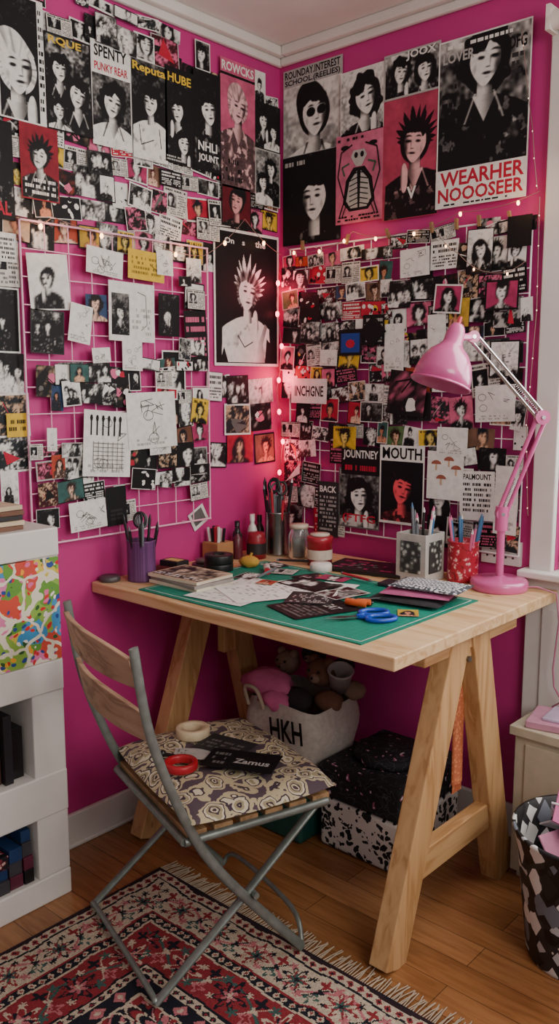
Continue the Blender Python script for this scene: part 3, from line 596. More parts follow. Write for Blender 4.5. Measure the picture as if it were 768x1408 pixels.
# small tools lying on the desk
PM=[M('pen_black','#18181b',.3),M('pen_red','#b02a3a',.3),M('pen_white','#dedbd6',.3),M('pen_blue','#3f6f9a',.3),M('pen_grey','#6b7076',.3),M('pen_pink','#cf6a94',.3)]
for (x,y,rt,m) in [(.29,-.24,.5,0),(.56,-.30,-.2,1),(.74,-.46,.9,0),(.33,-.42,1.9,4)]:
    b=MB(); d=V((math.cos(rt),math.sin(rt),0)); p=V((x,y,DT+.0135)); b.cyl(p-d*.06,p+d*.05,.004,n=8); b.cyl(p+d*.05,p+d*.064,.004,.0008,n=8,mat=1); b.cyl(p-d*.066,p-d*.06,.0042,n=8,mat=1); b.build('pen',[PM[m],PM[4]])
b=MB(); b.cyl((.27,-.36,DT+.012),(.31,-.40,DT+.012),.010,n=14); b.cyl((.31,-.40,DT+.012),(.322,-.412,DT+.012),.0095,n=14,mat=1); b.build('glue_stick',[PM[2],PM[1]])
def scissors(name,cx,cy,z,rot,col,L=.085,rr=.02):
    b=MB(); Rm=Matrix.Rotation(rot,3,'Z'); T=lambda x,y,dz=0:V((cx,cy,z+dz))+Rm@V((x,y,0))
    for sg in(-1,1):
        loop=[T(-.045+rr*1.25*math.cos(a),sg*.026+rr*.85*math.sin(a)) for a in[2*math.pi*i/16 for i in range(16)]]
        b.tube(loop,.0055,8,0,closed=True); b.tube([T(-.022,sg*.02),T(-.008,sg*.008),T(.004,-sg*.002)],.006,8,0)
        vs=[T(0,-sg*.005,-.001*sg),T(0,sg*.006,-.001*sg),T(L,-sg*.01,-.001*sg),T(L*.5,-sg*.013,-.001*sg)]
        vs=vs+[v+V((0,0,.0015)) for v in vs]; b.add(vs,[(0,1,2,3),(7,6,5,4),(0,4,5,1),(1,5,6,2),(2,6,7,3),(3,7,4,0)],1)
    b.cyl(T(0,0,-.003),T(0,0,.005),.004,n=10,mat=1)
    return b.build(name,[M(name+'_plastic',col,.35),M('steel_blade','#b9bcc0',.25,1)])
scissors('blue_handled_scissors',.80,-.615,DT+.0095,4.1,'#1246b4',rr=.028)
b=MB(); b.tube([(.70,-.53,DT+.012),(.73,-.54,DT+.016),(.755,-.525,DT+.013)],.009,8); b.tube([(.72,-.515,DT+.012),(.75,-.50,DT+.012)],.008,8); b.build('orange_clip',M('orange_plastic','#d8602c',.4))
# ------------------------------------------------------------------ cups and pots
def pens(b,c,z,r,n,h,mats,R):
    for i in range(n):
        a=R.uniform(0,6.28); q=V((c[0]+r*.5*math.cos(a),c[1]+r*.5*math.sin(a),z+.01)); t=V((c[0]+r*1.15*math.cos(a),c[1]+r*1.15*math.sin(a),z+h*R.uniform(.85,1.15)))
        m=R.choice(mats); b.cyl(q,t,.0042,n=8,mat=m); d=(t-q).normalized(); b.cyl(t,t+d*.014,.0042,.001,n=8,mat=R.choice(mats))
def ring(b,c,r,dirn,mat,rad=.004):
    x,y,_=frame(dirn); b.tube([V(c)+x*r*math.cos(a)+y*r*1.3*math.sin(a) for a in[2*math.pi*i/14 for i in range(14)]],rad,6,mat,closed=True)
def cup(name,c,r,h,mat,prof=None,pn=6,ph=.17,pm=(1,2,3,4,5,6),rings=0,sq=1):
    b=MB(); z=DT
    b.lathe(prof or [(0,0),(r,0),(r*1.01,.004),(r,.008),(r,h-.006),(r*1.04,h-.003),(r*1.03,h),(r*.93,h),(r*.93,.006),(0,.006)],(c[0],c[1],z),n=32)
    pens(b,c,z,r,pn,ph,list(pm),R)
    for i in range(rings):
        q=(c[0]+R.uniform(-.5,.5)*r,c[1]+R.uniform(-.5,.5)*r,z+ph*1.0+.006*i); ring(b,q,.016,(R.uniform(.3,1),-1,.2),5 if i==0 else 1); b.cyl((q[0],q[1],z+.02),(q[0],q[1],q[2]-.02),.004,n=6,mat=5)
    return b.build(name,[mat]+PM)
purp=voro('purple_mesh',220,[(0,H('#3a2040')),(.35,H('#6a3f72'))],rough=.35,rnds=.1)
cup('purple_pen_cup',(.09,-.685),.040,.115,purp,pn=9,ph=.165,pm=(1,1,1,5),rings=2)
cup('steel_pen_cup',(.125,-.15),.040,.14,M('brushed_steel','#9a9ca0',.25,1),pn=12,ph=.21,pm=(1,1,1,5,3,2),rings=4)
floral=voro('red_floral_tin',60,[(0,H('#f0dcc8')),(.22,H('#d8788a')),(.36,H('#b22238')),(.75,H('#7d1526'))],rough=.35,distort=.02)
cup('red_floral_tin_can',(.768,-.085),.043,.115,floral,pn=10,ph=.16,pm=(3,4,5,6,4),rings=0)
b=MB(); b.lathe([(0,0),(.038,0),(.038,.07),(.040,.072),(.040,.088),(.036,.09),(0,.09)],(.335,-.19,DT),n=32); b.lathe([(.0385,.02),(.0387,.05)],(.335,-.19,DT),n=32,mat=1)
b.lathe([(0,.091),(.03,.091),(.03,.097),(0,.099)],(.335,-.19,DT),mat=1); b.build('red_round_tin',[M('red_enamel','#a02030',.35,coat=.3),M('cream_label','#cdbfae',.5)])
b=MB(); b.lathe([(0,.002),(.033,.002),(.033,.02),(.03,.026),(0,.028)],(.40,-.265,DT),(0,0,1)); b.build('white_pincushion',M('white_felt','#dcd6d0',.9))
b=MB(); b.lathe([(0,0),(.03,0),(.034,.01),(.034,.075),(.028,.09),(.028,.1),(.025,.1),(.025,.088),(.031,.073),(.031,.008),(0,.006)],(.225,-.16,DT),n=28); b.lathe([(0,.11),(.03,.11),(.03,.098),(.0285,.098)],(.225,-.16,DT),n=28,mat=1); b.lathe([(0,.01),(.027,.01),(.028,.06),(0,.063)],(.225,-.16,DT),mat=2)
b.build('glass_jar',[M('jar_glass','#cfd6d4',.08,trans=.85,bmp=0),M('jar_lid','#c9bba8',.4),M('beads','#b9a6a0',.7)])
b=MB(); b.lathe([(0,0),(.031,0),(.031,.06),(.028,.07),(.028,.082),(0,.084)],(.12,-.245,DT),n=28); b.lathe([(0.0312,.015),(.0314,.05)],(.12,-.245,DT),n=28,mat=1); b.build('paint_jar',[M('red_paint_jar','#8c1c2a',.3),M('dark_label','#231d20',.5)])
for i,(x,y,h,c) in enumerate([(.06,-.20,.13,'#d8d3cc'),(.045,-.15,.12,'#2b2426'),(.085,-.295,.10,'#5e2430'),(.035,-.245,.11,'#2c2a2e')]):
    b=MB(); b.lathe([(0,0),(.015,0),(.016,.004),(.016,h*.6),(.012,h*.7),(.007,h*.76),(.007,h*.85)],(x,y,DT),n=20); b.lathe([(.0085,h*.82),(.0085,h),(0,h)],(x,y,DT),n=16,mat=1); b.build('paint_bottle',[M('bottle_%d'%i,c,.3),PM[2 if i==0 else 0]])
b=MB(); b.box((.055,-.352,DT+.03),(.07,.07,.06)); 
for i in range(8): b.cyl((.035+.012*(i%4),-.365+.02*(i//4),DT+.05),(.03+.016*(i%4),-.37+.025*(i//4),DT+.10+.01*R.random()),.0045,n=8,mat=1+i%3)
b.build('wooden_marker_box',[M('box_wood','#a5764c',.6),PM[2],PM[0],PM[1]],bevel=.003)
b=MB(); 
for z in(0,.026): b.lathe([(.018,z),(.042,z),(.043,z+.003),(.043,z+.022),(.042,z+.025),(.018,z+.025),(.018,z)],(.17,-.46,DT),n=32)
b.build('black_tape_rolls',M('black_tape','#151517',.4))
b=MB(); b.ball((.205,-.365,DT+.018),.034,0,16,(1,.8,.55),.08); b.cyl((.205,-.365,DT+.03),(.21,-.36,DT+.045),.004,n=6); b.build('mustard_pincushion',M('mustard_felt','#b8903c',.9))
b=MB(); b.box((.075,-.56,DT+.01),(.08,.06,.02),0,rz=.3); b.box((.08,-.555,DT+.028),(.07,.05,.016),1,rz=.1); b.box((.08,-.555,DT+.0365),(.05,.03,.001),2,rz=.1); b.build('small_card_boxes',[M('red_card','#6b2a2c',.6),M('black_card','#1d1c1e',.6),M('yellow_label','#c8b06a',.6)],bevel=.002)
b=MB(); b.lathe([(0,0),(.028,0),(.03,.006),(.028,.014),(.025,.016),(0,.016)],(.035,-.755,DT),n=28); b.build('small_grey_dish',M('grey_ceramic','#4f494c',.4))
b=MB(); b.lathe([(0,0),(.035,0),(.037,.006),(.035,.012),(0,.012)],(.095,-.45,DT),n=28); b.lathe([(0,.013),(.025,.013),(.025,.026),(0,.028)],(.095,-.45,DT),n=28,mat=1); b.build('black_lidded_tin',[M('dark_tin','#3b3034',.3),M('tin_lid','#8a7f80',.3,.6)])
b=MB(); cx,cy,rr=.668,-.15,.046; z0,z1=DT,DT+.135
for s in((cx,cy-rr,rr*2,.006),(cx,cy+rr,rr*2,.006)): b.box((s[0],s[1],(z0+z1)/2),(s[2]+.006,s[3],z1-z0))
for s in(cx-rr,cx+rr): b.box((s,cy,(z0+z1)/2),(.006,rr*2,z1-z0))
b.box((cx,cy,z0+.004),(rr*2,rr*2,.008)); b.box((cx,cy-rr-.0042,(z0+z1)/2+.002),(.066,.003,.09),1); b.box((cx+rr+.0042,cy,(z0+z1)/2+.002),(.003,.066,.09),1)
pens(b,(cx,cy),DT,.036,11,.185,[2,3,4,5,6],R)
fig=voro('inset_floral',60,[(0,H('#aeb2ac')),(.3,H('#5a605c')),(.5,H('#2f3232'))],rough=.5)
b.build('square_pencil_pot',[M('grey_white_ceramic','#b1afa9',.5),fig]+PM[:1]+PM[2:]+[PM[1]],bevel=.0015)
# ------------------------------------------------------------------ desk lamp
lp=M('pink_lamp_enamel','#c85a92',.28,var=.03,coat=.5,bmp=0); chrome=M('lamp_steel','#c9c4c6',.2,1,bmp=0)
lamp=empty('desk_lamp'); B=V((.893,-.108,DT))
b=MB(); b.lathe([(0,0),(.075,0),(.077,.004),(.077,.020),(.074,.026),(.068,.029),(.02,.032),(.014,.036),(0,.036)],B,n=48); b.build('base',lp,parent=lamp)
top=B+V((0,0,.205)); elbow=V((.980,-.078,1.218)); wrist=V((.864,-.24,1.42)); capc=V((.858,-.309,1.437)); rim=V((.840,-.350,1.302))
b=MB(); b.cyl(B+V((0,0,.03)),top,.0105,n=16); b.cyl(top-V((0,0,.045)),top+V((0,0,.02)),.017,.017,n=20); b.build('stem',lp,parent=lamp)
def arms(b,p,q,off,r,mat):
    d=(q-p).normalized(); s=d.cross(V((-.6665,.7455,0))).normalized()
    for k in(-1,1): b.cyl(p+s*off*k,q+s*off*k,r,n=10,mat=mat)
def spring(b,p,q,r,turns,mat):
    x,y,d=frame(q-p); L=(q-p).length; n=turns*10
    b.tube([p+d*L*i/n+x*r*math.cos(i*.628)+y*r*math.sin(i*.628) for i in range(n+1)],.0009,4,mat)
b=MB(); arms(b,top,elbow,.011,.0058,0); spring(b,top+V((.004,0,.01)),top.lerp(elbow,.38),.0055,22,1); b.build('lower_arm',[lp,chrome],parent=lamp)
b=MB(); arms(b,elbow,wrist,.010,.0046,1); spring(b,elbow+(wrist-elbow)*.06,elbow.lerp(wrist,.42),.005,18,1); b.build('upper_arm',[lp,chrome],parent=lamp)
b=MB(); Fh=V((-.6665,.7455,0))
for p,r in((top,.017),(elbow,.019),(wrist,.015)): b.cyl(p-Fh*.012,p+Fh*.012,r,n=20); b.cyl(p-Fh*.017,p+Fh*.017,.005,n=12,mat=1)
b.cyl(wrist,capc.lerp(rim,.15),.009,n=14); b.build('joints',[lp,chrome],parent=lamp)
ax=(rim-capc).normalized(); L=(rim-capc).length
b=MB(); b.lathe([(0,-.012),(.012,-.012),(.016,-.008),(.020,0),(.023,.012),(.024,.035),(.030,.045),(.048,.062),(.062,.085),(.069,.11),(.073,L),(.0715,L),(.067,.11),(.060,.087),(.046,.066),(.028,.049),(0,.047)],capc,ax,n=48)
b.lathe([(.0715,L-.004),(.0755,L-.004),(.0755,L+.001),(.0715,L+.001),(.0715,L-.004)],capc,ax,n=48)
b.build('shade',lp,parent=lamp)
b=MB(); b.ball(capc+ax*.085,.024,0,16); b.build('bulb',M('bulb_glass','#f0ece4',.3),parent=lamp)
b=MB(); b.cyl(capc-ax*.01,capc-ax*.03,.005,n=10); b.build('switch',M('red_switch','#c83a52',.4),parent=lamp)
b=MB(); b.tube([(.945,-.09,DT+.01),(.985,-.07,DT+.012),(1.035,-.06,DT+.0),(1.045,-.06,.68),(1.035,-.06,.55),(1.04,-.06,.50),(1.06,-.05,.46),(1.03,-.04,.435)],.0025,6); b.build('cable',M('grey_pink_cable','#b06a88',.5),parent=lamp)
b=MB(); b.bb(.785,.905,-.012,0,.80,.868); 
for x in(.815,.872):
    for dx,dz in((0,.02),(-.011,0),(.011,0)): b.bb(x+dx-.003,x+dx+.003,-.0128,-.012,.822+dz-.003,.822+dz+.003,1)
    b.bb(x-.004+.02,x+.006+.02,-.014,-.012,.85,.86)
b.build('wall_socket',[white,PM[0]],bevel=.001)
# ------------------------------------------------------------------ chair
ch=empty('folding_chair'); cc=V((.576,-.849,0)); cf=V((.30,.954,0)).normalized(); cr=V((cf.y,-cf.x,0))
RZ=.009
T=lambda r,f,z:cc+cr*r+cf*f+V((0,0,z))
steel=M('grey_green_steel','#7d8580',.38,.55,var=.18,scale=40)
def smooth(pts,n=6):
    out=[];P=[V(p) for p in pts]
    for i in range(len(P)-1):
        p0=P[max(i-1,0)];p1=P[i];p2=P[i+1];p3=P[min(i+2,len(P)-1)]
        for k in range(n):
            t=k/n; out.append(.5*((2*p1)+(p2-p0)*t+(2*p0-5*p1+4*p2-p3)*t*t+(3*p1-p0-3*p2+p3)*t**3))
    out.append(P[-1]); return out
b=MB()
for s in(-1,1):
    b.tube(smooth([T(s*.212,-.295,.80),T(s*.212,-.262,.606),T(s*.212,-.185,.40),T(s*.207,-.095,.253),T(s*.2,.10,RZ+.012)]),.0115,10,0,sy=.55)
    b.tube([T(s*.19,.15,.362),T(s*.195,-.055,.187),T(s*.20,-.262,RZ+.012)],.0115,10,0,sy=.55)
    b.tube([T(s*.2,-.19,.362),T(s*.2,.165,.362)],.010,8,0)
    b.cyl(T(s*.185,-.03,.2),T(s*.22,-.03,.2),.007,n=10)
b.tube(smooth([T(-.2,-.262,RZ+.012),T(-.16,-.262,RZ+.022),T(.16,-.262,RZ+.022),T(.2,-.262,RZ+.012)]),.007,8)
b.tube(smooth([T(-.2,.10,RZ+.012),T(-.16,.12,RZ+.05),T(.12,.12,RZ+.06),T(.2,.10,RZ+.012)]),.006,8)
b.tube([T(-.2,.165,.362),T(.2,.165,.362)],.009,8); b.tube([T(-.2,-.19,.362),T(.2,-.19,.362)],.009,8)
b.build('frame',steel,parent=ch)
b=MB()
for z0,z1,f0,f1 in((.715,.795,-.280,-.295),(.60,.68,-.257,-.271)):
    n=14;vs=[]
    for i in range(n+1):
        u=i/n*2-1; bow=-.035*(1-u*u); top_=z1-.02*abs(u)**3
        for f,z in((f0,z0),(f1,top_),(f1-.012,top_),(f0-.012,z0)): vs.append(T(u*.212,f+bow+.004,z))
    fs=[]
    for i in range(n):
        for k in range(4): fs.append((i*4+k,i*4+(k+1)%4,(i+1)*4+(k+1)%4,(i+1)*4+k))
    fs+= [(0,1,2,3),(n*4+3,n*4+2,n*4+1,n*4)]; b.add(vs,fs,0)
b.build('back_slats',wood('weathered_slat','#b8997d','#8a6d54','x',.6),parent=ch,bevel=.002)
b=MB()
for i in range(6):
    f=-.16+.062*i; b.beam(T(-.2,f,.374),T(.2,f,.374),.014,.045,0,ref=(0,0,1))
b.build('seat_slats',wood('seat_slat','#a8865f','#80603f','x',.6),parent=ch,bevel=.002)
def _cush():
    m,nt,bs=newmat('paisley_cushion_fabric'); vec=coords(nt)
    n=N(nt,'ShaderNodeTexNoise'); n.inputs['Scale'].default_value=28; nt.links.new(vec,n.inputs['Vector'])
    a=N(nt,'ShaderNodeMix',data_type='RGBA',blend_type='LINEAR_LIGHT'); a.inputs[0].default_value=.016; nt.links.new(vec,a.inputs[6]); nt.links.new(n.outputs['Color'],a.inputs[7])
    v=N(nt,'ShaderNodeTexVoronoi'); v.inputs['Scale'].default_value=23; nt.links.new(a.outputs[2],v.inputs['Vector'])
    c1=ramp(nt,v.outputs['Distance'],[(0,H('#40303a')),(.12,H('#bdb195')),(.20,H('#3b2d37')),(.27,H('#9a8f70')),(.40,H('#c9c0a8')),(.50,H('#3d303c')),(.56,H('#b5a888')),(.70,H('#4f404a'))],True)
    nt.links.new(c1,bs.inputs['Base Color']); bs.inputs['Roughness'].default_value=.85
    n2=N(nt,'ShaderNodeTexNoise'); n2.inputs['Scale'].default_value=500; nt.links.new(vec,n2.inputs['Vector']); bump(nt,bs,n2.outputs[0],.3,.001); return m
b=MB(); n=24; vs=[];fs=[]
for sg in(1,-1):
    o=len(vs)
    for i in range(n+1):
        for j in range(n+1):
            u=i/n*2-1;v=j/n*2-1
            prof=((1-abs(u)**5)*(1-abs(v)**5))**.5
            wv=.004*math.sin(7*u+3*v)+.003*math.cos(9*v-4*u)
            ru=.235*u*(1-.06*v*v*abs(u)); fv=.19*v*(1-.06*u*u*abs(v))
            vs.append(T(ru,fv-.002,.407+(.028 if sg>0 else -.020)*prof+wv*prof*(sg>0)))
    for i in range(n):
        for j in range(n):
            q=(o+i*(n+1)+j,o+(i+1)*(n+1)+j,o+(i+1)*(n+1)+j+1,o+i*(n+1)+j+1); fs.append(q if sg<0 else q[::-1])
b.add(vs,fs,0,True); b.build('seat_cushion',_cush(),parent=ch)
ST=.441
b=MB(); c=T(-.12,-.02,ST); b.lathe([(.024,0),(.040,0),(.042,.003),(.042,.022),(.040,.024),(.026,.024),(.024,.02),(.024,0)],c,n=32); b.build('tape_roll',M('cream_tape','#cbb898',.5))
b=MB(); c=T(.03,-.12,ST); b.lathe([(.026,0),(.038,0),(.039,.003),(.039,.014),(.037,.017),(.028,.017),(.026,.014),(.026,0)],c,n=32); b.build('red_tape_roll',M('red_tape','#a81c28',.35))
for k,(r,f,w,h,rt,bg) in enumerate([(.08,.01,.17,.10,.45,K),(-.02,.02,.13,.09,.2,DG),(-.01,-.05,.06,.13,-.9,LG)]):
    A=Art(); p=T(r,f,ST+.002+.0025*(2-k)); A.card(p,(1,0,0),(0,1,0),w,h,rot=rt,base=0,bg=bg)
    if k==0: A.text('Zamus',-.1,.2,.4,.34,LG); A.bars(-.42,.1,-.2,.5,G,3,R)
    else: A.bars(-.4,.1,.4,.5,G,3,R)
    A.build('printed_card',print_mat)
b=MB(); c=T(-.05,-.13,ST+.006); b.tube([c,c+V((.03,.01,0)),c+V((.05,-.01,0))],.004,6); b.ball(c,.009,0,8); b.build('small_clip',PM[0])
# ------------------------------------------------------------------ rug
def rugcol(x,y,X0,X1,Y0,Y1):
    d=np.minimum(np.minimum(x-X0,X1-x),np.minimum(y-Y0,Y1-y))
    horiz=np.minimum(y-Y0,Y1-y)<=np.minimum(x-X0,X1-x)
    t=np.where(horiz,x-X0,y-Y0)
    NAV=np.array(H('#1a1c26'));CR=np.array(H('#b8aa96'));RD=np.array(H('#862a32'));TE=np.array(H('#3a5a55'));PK=np.array(H('#b0686e'));BR=np.array(H('#2c1c24'))
    out=np.zeros(x.shape+(3,)); out[:]=NAV
    def put(mask,c): out[mask]=c
    def flower(u,v,R0,k,ph=0):
        r=np.hypot(u,v);a=np.arctan2(v,u); return r<R0*(.68+.32*np.cos(k*a+ph))
    def band(d0,d1,bg,per,motif,cols):
        m=(d>=d0)&(d<d1); put(m,bg); c=(d0+d1)/2; v=d-c; u=(t%per)-per/2; idx=(np.floor(t/per)).astype(int)
        w=(d1-d0)
        if motif=='f':
            vine=np.abs(v-w*.28*np.sin(2*np.pi*t/(per*2)))<.004; put(m&vine,cols[3])
            vine=np.abs(v+w*.3*np.sin(2*np.pi*t/(per*1.0)))<.0025; put(m&vine,cols[0])
            a=m&flower(u,v,w*.46,8); put(a&(idx%2==0),cols[0]); put(a&(idx%2==1),cols[1])
            put(m&flower(u,v,w*.34,8),bg); put(m&flower(u,v,w*.28,6,1),cols[1]); put(m&flower(u,v,w*.2,6),cols[2]); put(m&flower(u,v,w*.09,4),cols[0])
            u2=(t+per/2)%per-per/2
            put(m&flower(u2,v-w*.25,w*.2,4),cols[2]); put(m&flower(u2,v-w*.25,w*.1,4),bg); put(m&flower(u2,v+w*.27,w*.18,4),cols[1]); put(m&flower(u2,v,w*.12,3),cols[0])
            for q in(.25,-.25): put(m&flower(((t+per*q)%per)-per/2,v+w*q*1.2,w*.14,5),cols[3]); put(m&flower(((t+per*q)%per)-per/2,v-w*q*1.2,w*.1,5),cols[0])
        elif motif=='d': put(m&((np.abs(u)+np.abs(v))<w*.42),cols[0]); put(m&((np.abs(u)+np.abs(v))<w*.18),cols[1])
    band(0,.012,BR,.02,'',None); band(.012,.036,CR,.026,'d',[RD,NAV]); band(.036,.042,NAV,.01,'',None)
    band(.042,.135,CR,.125,'f',[NAV,RD,TE,PK]); band(.135,.141,RD,.01,'',None); band(.141,.163,NAV,.024,'d',[CR,RD]); band(.163,.169,CR,.01,'',None)
    band(.169,.275,RD,.14,'f',[CR,NAV,PK,TE]); band(.275,.281,NAV,.01,'',None); band(.281,.303,CR,.024,'d',[NAV,RD]); band(.303,.345,NAV,.06,'d',[PK,CR]); band(.345,.351,CR,.01,'',None)
    m=d>=.351; put(m,NAV)
    per=.23; row=np.floor((y-Y0)/per); u=((x-X0+ (row%2)*per/2)%per)-per/2; v=((y-Y0)%per)-per/2
    r=np.hypot(u,v)
    put(m&(np.sin(x*60)*np.sin(y*53)+.5*np.sin(x*120+y*80)>.35),RD)
    put(m&(np.abs(np.sin(x*42+2.5*np.sin(y*26)))<.13),PK); put(m&(np.abs(np.sin(y*42+2.5*np.sin(x*26)))<.13),CR)
    for rr_,k_,c_ in((.49,8,CR),(.44,8,BR),(.38,8,RD),(.31,6,CR),(.27,6,NAV),(.2,6,PK),(.13,5,TE),(.06,4,CR)): put(m&flower(u,v,per*rr_,k_),c_)
    per2=.077; u=((x-X0+.04)%per2)-per2/2; v=((y-Y0+.04)%per2)-per2/2
    put(m&flower(u,v,.02,5)&(((x-X0)//per2+(y-Y0)//per2)%2==0)&(r>per*.33),PK); put(m&flower(u,v,.010,4)&(r>per*.33),CR)
    return out
X0,X1,Y0,Y1=.285,2.25,-2.0,-.805; st=.0032
nx=int((X1-X0)/st);ny=int((Y1-Y0)/st)
xs=np.linspace(X0,X1,nx+1);ys=np.linspace(Y0,Y1,ny+1)
gx,gy=np.meshgrid(xs,ys,indexing='ij'); gz=RZ+.0012*np.sin(gx*9)*np.sin(gy*7)
ii,jj=np.meshgrid(np.arange(nx),np.arange(ny),indexing='ij'); k=(ii*(ny+1)+jj).ravel()
fc=np.stack([k,k+ny+1,k+ny+2,k+1],-1)
cxs=(xs[:-1]+xs[1:])/2;cys=(ys[:-1]+ys[1:])/2; ax_,ay_=np.meshgrid(cxs,cys,indexing='ij')
nz1=(fbm(ax_*18,ay_*18)-.5)*.016; nz2=(fbm(ax_*18+20,ay_*18+5)-.5)*.016
C=rugcol(ax_+.003*np.sin(ay_*37)+nz1,ay_+.003*np.sin(ax_*31)+nz2,X0,X1,Y0,Y1).reshape(-1,3)
rs=np.random.RandomState(3); C=np.clip(C*(rs.uniform(.76,1.12,(len(C),1))),0,1)
me=fastmesh('pile',np.stack([gx,gy,gz],-1).reshape(-1,3),fc.ravel(),np.full(len(fc),4),np.repeat(C,4,axis=0),colattr('rug_pile',.95,.5))
rug=empty('persian_rug'); o=bpy.data.objects.new('pile',me); bpy.context.collection.objects.link(o); o.parent=rug
b=MB(); b.bb(X0,X1,Y0,Y1,0.0005,.0065); x=X0
while x<X1:
    L=R.uniform(.045,.065); dx=R.uniform(-.012,.012)
    b.tube([(x,Y1-.003,.007),(x+dx*.4,Y1+L*.5,.005),(x+dx,Y1+L,.0025)],.0016,4,1); x+=R.uniform(.004,.0075)
b.build('backing_and_fringe',[M('rug_backing','#4a3030',.9),M('fringe_cotton','#a89884',.95)],parent=rug)
# ------------------------------------------------------------------ white shelf unit
sh=empty('white_shelf_unit'); SX=.19
b=MB(); ya,yb=-2.0,-1.02
b.bb(.0155,SX,ya,yb,.89,.96); b.bb(.0155,SX,ya,yb,.55,.63); b.bb(.0155,SX,ya,yb,.23,.34); b.bb(.0155,SX,ya,yb,0,.07)
b.bb(.0155,SX-.003,-1.11,yb,.07,.89); b.bb(.0155,SX-.003,ya,ya+.09,.07,.89); b.bb(.0155,.025,ya,yb,.0,.9)
b.build('carcass',white,parent=sh,bevel=.004)
def _map():
    m,nt,bs=newmat('illustrated_map'); vec=coords(nt)
    n=N(nt,'ShaderNodeTexNoise'); n.inputs['Scale'].default_value=20; nt.links.new(vec,n.inputs['Vector'])
    a=N(nt,'ShaderNodeMix',data_type='RGBA',blend_type='LINEAR_LIGHT'); a.inputs[0].default_value=.02; nt.links.new(vec,a.inputs[6]); nt.links.new(n.outputs['Color'],a.inputs[7])
    def cells(scale,stops):
        v=N(nt,'ShaderNodeTexVoronoi'); v.inputs['Scale'].default_value=scale; nt.links.new(a.outputs[2],v.inputs['Vector'])
        sep=N(nt,'ShaderNodeSeparateColor'); nt.links.new(v.outputs['Color'],sep.inputs[0]); return ramp(nt,sep.outputs[0],stops,True),v
    big,_=cells(20,[(0,H('#5f9438')),(.3,H('#86ac48')),(.5,H('#d0be4a')),(.62,H('#3f8cbc')),(.78,H('#d878a4')),(.9,H('#c84a3a'))])
    det,vd=cells(62,[(0,H('#c8282a')),(.2,H('#e6e2d8')),(.38,H('#2a5a2c')),(.54,H('#eaa030')),(.7,H('#24448c')),(.84,H('#d86a9a'))])
    dm=ramp(nt,vd.outputs['Distance'],[(0,(1,1,1)),(.40,(0,0,0))],True)
    m1=N(nt,'ShaderNodeMix',data_type='RGBA'); nt.links.new(dm,m1.inputs[0]); nt.links.new(big,m1.inputs[6]); nt.links.new(det,m1.inputs[7])
    e=N(nt,'ShaderNodeTexVoronoi',feature='DISTANCE_TO_EDGE'); e.inputs['Scale'].default_value=13; nt.links.new(a.outputs[2],e.inputs['Vector'])
    g=ramp(nt,e.outputs['Distance'],[(0,(1,1,1)),(.045,(0,0,0))],True)
    mx=N(nt,'ShaderNodeMix',data_type='RGBA'); nt.links.new(g,mx.inputs[0]); nt.links.new(m1.outputs[2],mx.inputs[6]); mx.inputs[7].default_value=(*H('#e0d8c4'),1); nt.links.new(mx.outputs[2],bs.inputs['Base Color']); bs.inputs['Roughness'].default_value=.45; return m
obj(lambda b:b.bb(SX-.006,SX+.002,-1.85,-1.025,.632,.888),'map_panel',_map(),parent=sh)
b=MB(); y=-1.12; i=0
while y>-1.6:
    w=R.uniform(.015,.04); h=R.uniform(.11,.18); b.bb(.04,SX-.02-R.uniform(0,.02),y-w,y,.341,.341+h,i%4); y-=w+.002; i+=1
b.build('video_cases',[M('case_black','#141416',.3),M('case_dark','#232228',.35),M('case_brown','#4e3128',.4),M('case_grey','#2c2d32',.4)],bevel=.001)
b=MB(); y=-1.12; i=0
while y>-1.6:
    w=R.uniform(.025,.045); z=.071
    for q in range(R.choice([3,4])):
        hh=R.uniform(.028,.036)
        b.bb(.05,SX-.012-R.uniform(0,.012),y-w,y,z,z+hh,(i+q)%5); z+=hh+.0005
    y-=w+.003; i+=1
b.build('stacked_boxes',[M('sb_black','#17161a',.4),M('sb_plum','#5a2438',.4),M('sb_grey','#3c3a40',.4),M('sb_teal','#1e3860',.4),voro('sb_print',90,[(0,H('#b8a8a0')),(.3,H('#7c2a3a')),(.5,H('#1c1a20'))],rough=.4)],bevel=.001)
b=MB()
for i in range(5): b.box((.10,-1.17+.006*(i%2),.966+.012*i),(.13,.14,.011),i%3,rz=.05*(-1)**i)
b.build('book_pile',[M('bk_brown','#6e4a38',.6),M('bk_cream','#c8b698',.7),M('bk_black','#242022',.5)],bevel=.001)
# ------------------------------------------------------------------ under desk
leo=voro('leopard_print',42,[(0,H('#101012')),(.42,H('#c8c0ba'))],distort=.03,rnds=.85)
spk=voro('confetti_black',34,[(0,H('#c8c2c6')),(.11,H('#8c4a66')),(.19,H('#111116')),(.62,H('#3a3a44')),(.68,H('#111116'))],distort=.03)
b=MB(); b.bb(.52,.79,-.41,-.10,.002,.15); b.bb(.515,.795,-.415,-.095,.152,.25,1); b.build('patterned_storage_box',[leo,spk],bevel=.012,seg=3)
b=MB(); c=V((.655,-.255,.251)); b.lathe([(0,0),(.10,0),(.11,.005),(.11,.02),(.1,.026),(0,.028)],c,n=8); b.build('octagonal_tin',spk)
b=MB(); b.bb(.25,.49,-.46,-.16,.002,.19); b.bb(.245,.495,-.465,-.155,.19,.212); b.build('green_storage_crate',M('dark_teal_plastic','#17443d',.45),bevel=.01)
b=MB(); vs=[];fs=[];m=8
cx,cy=.37,-.31; zc=.214
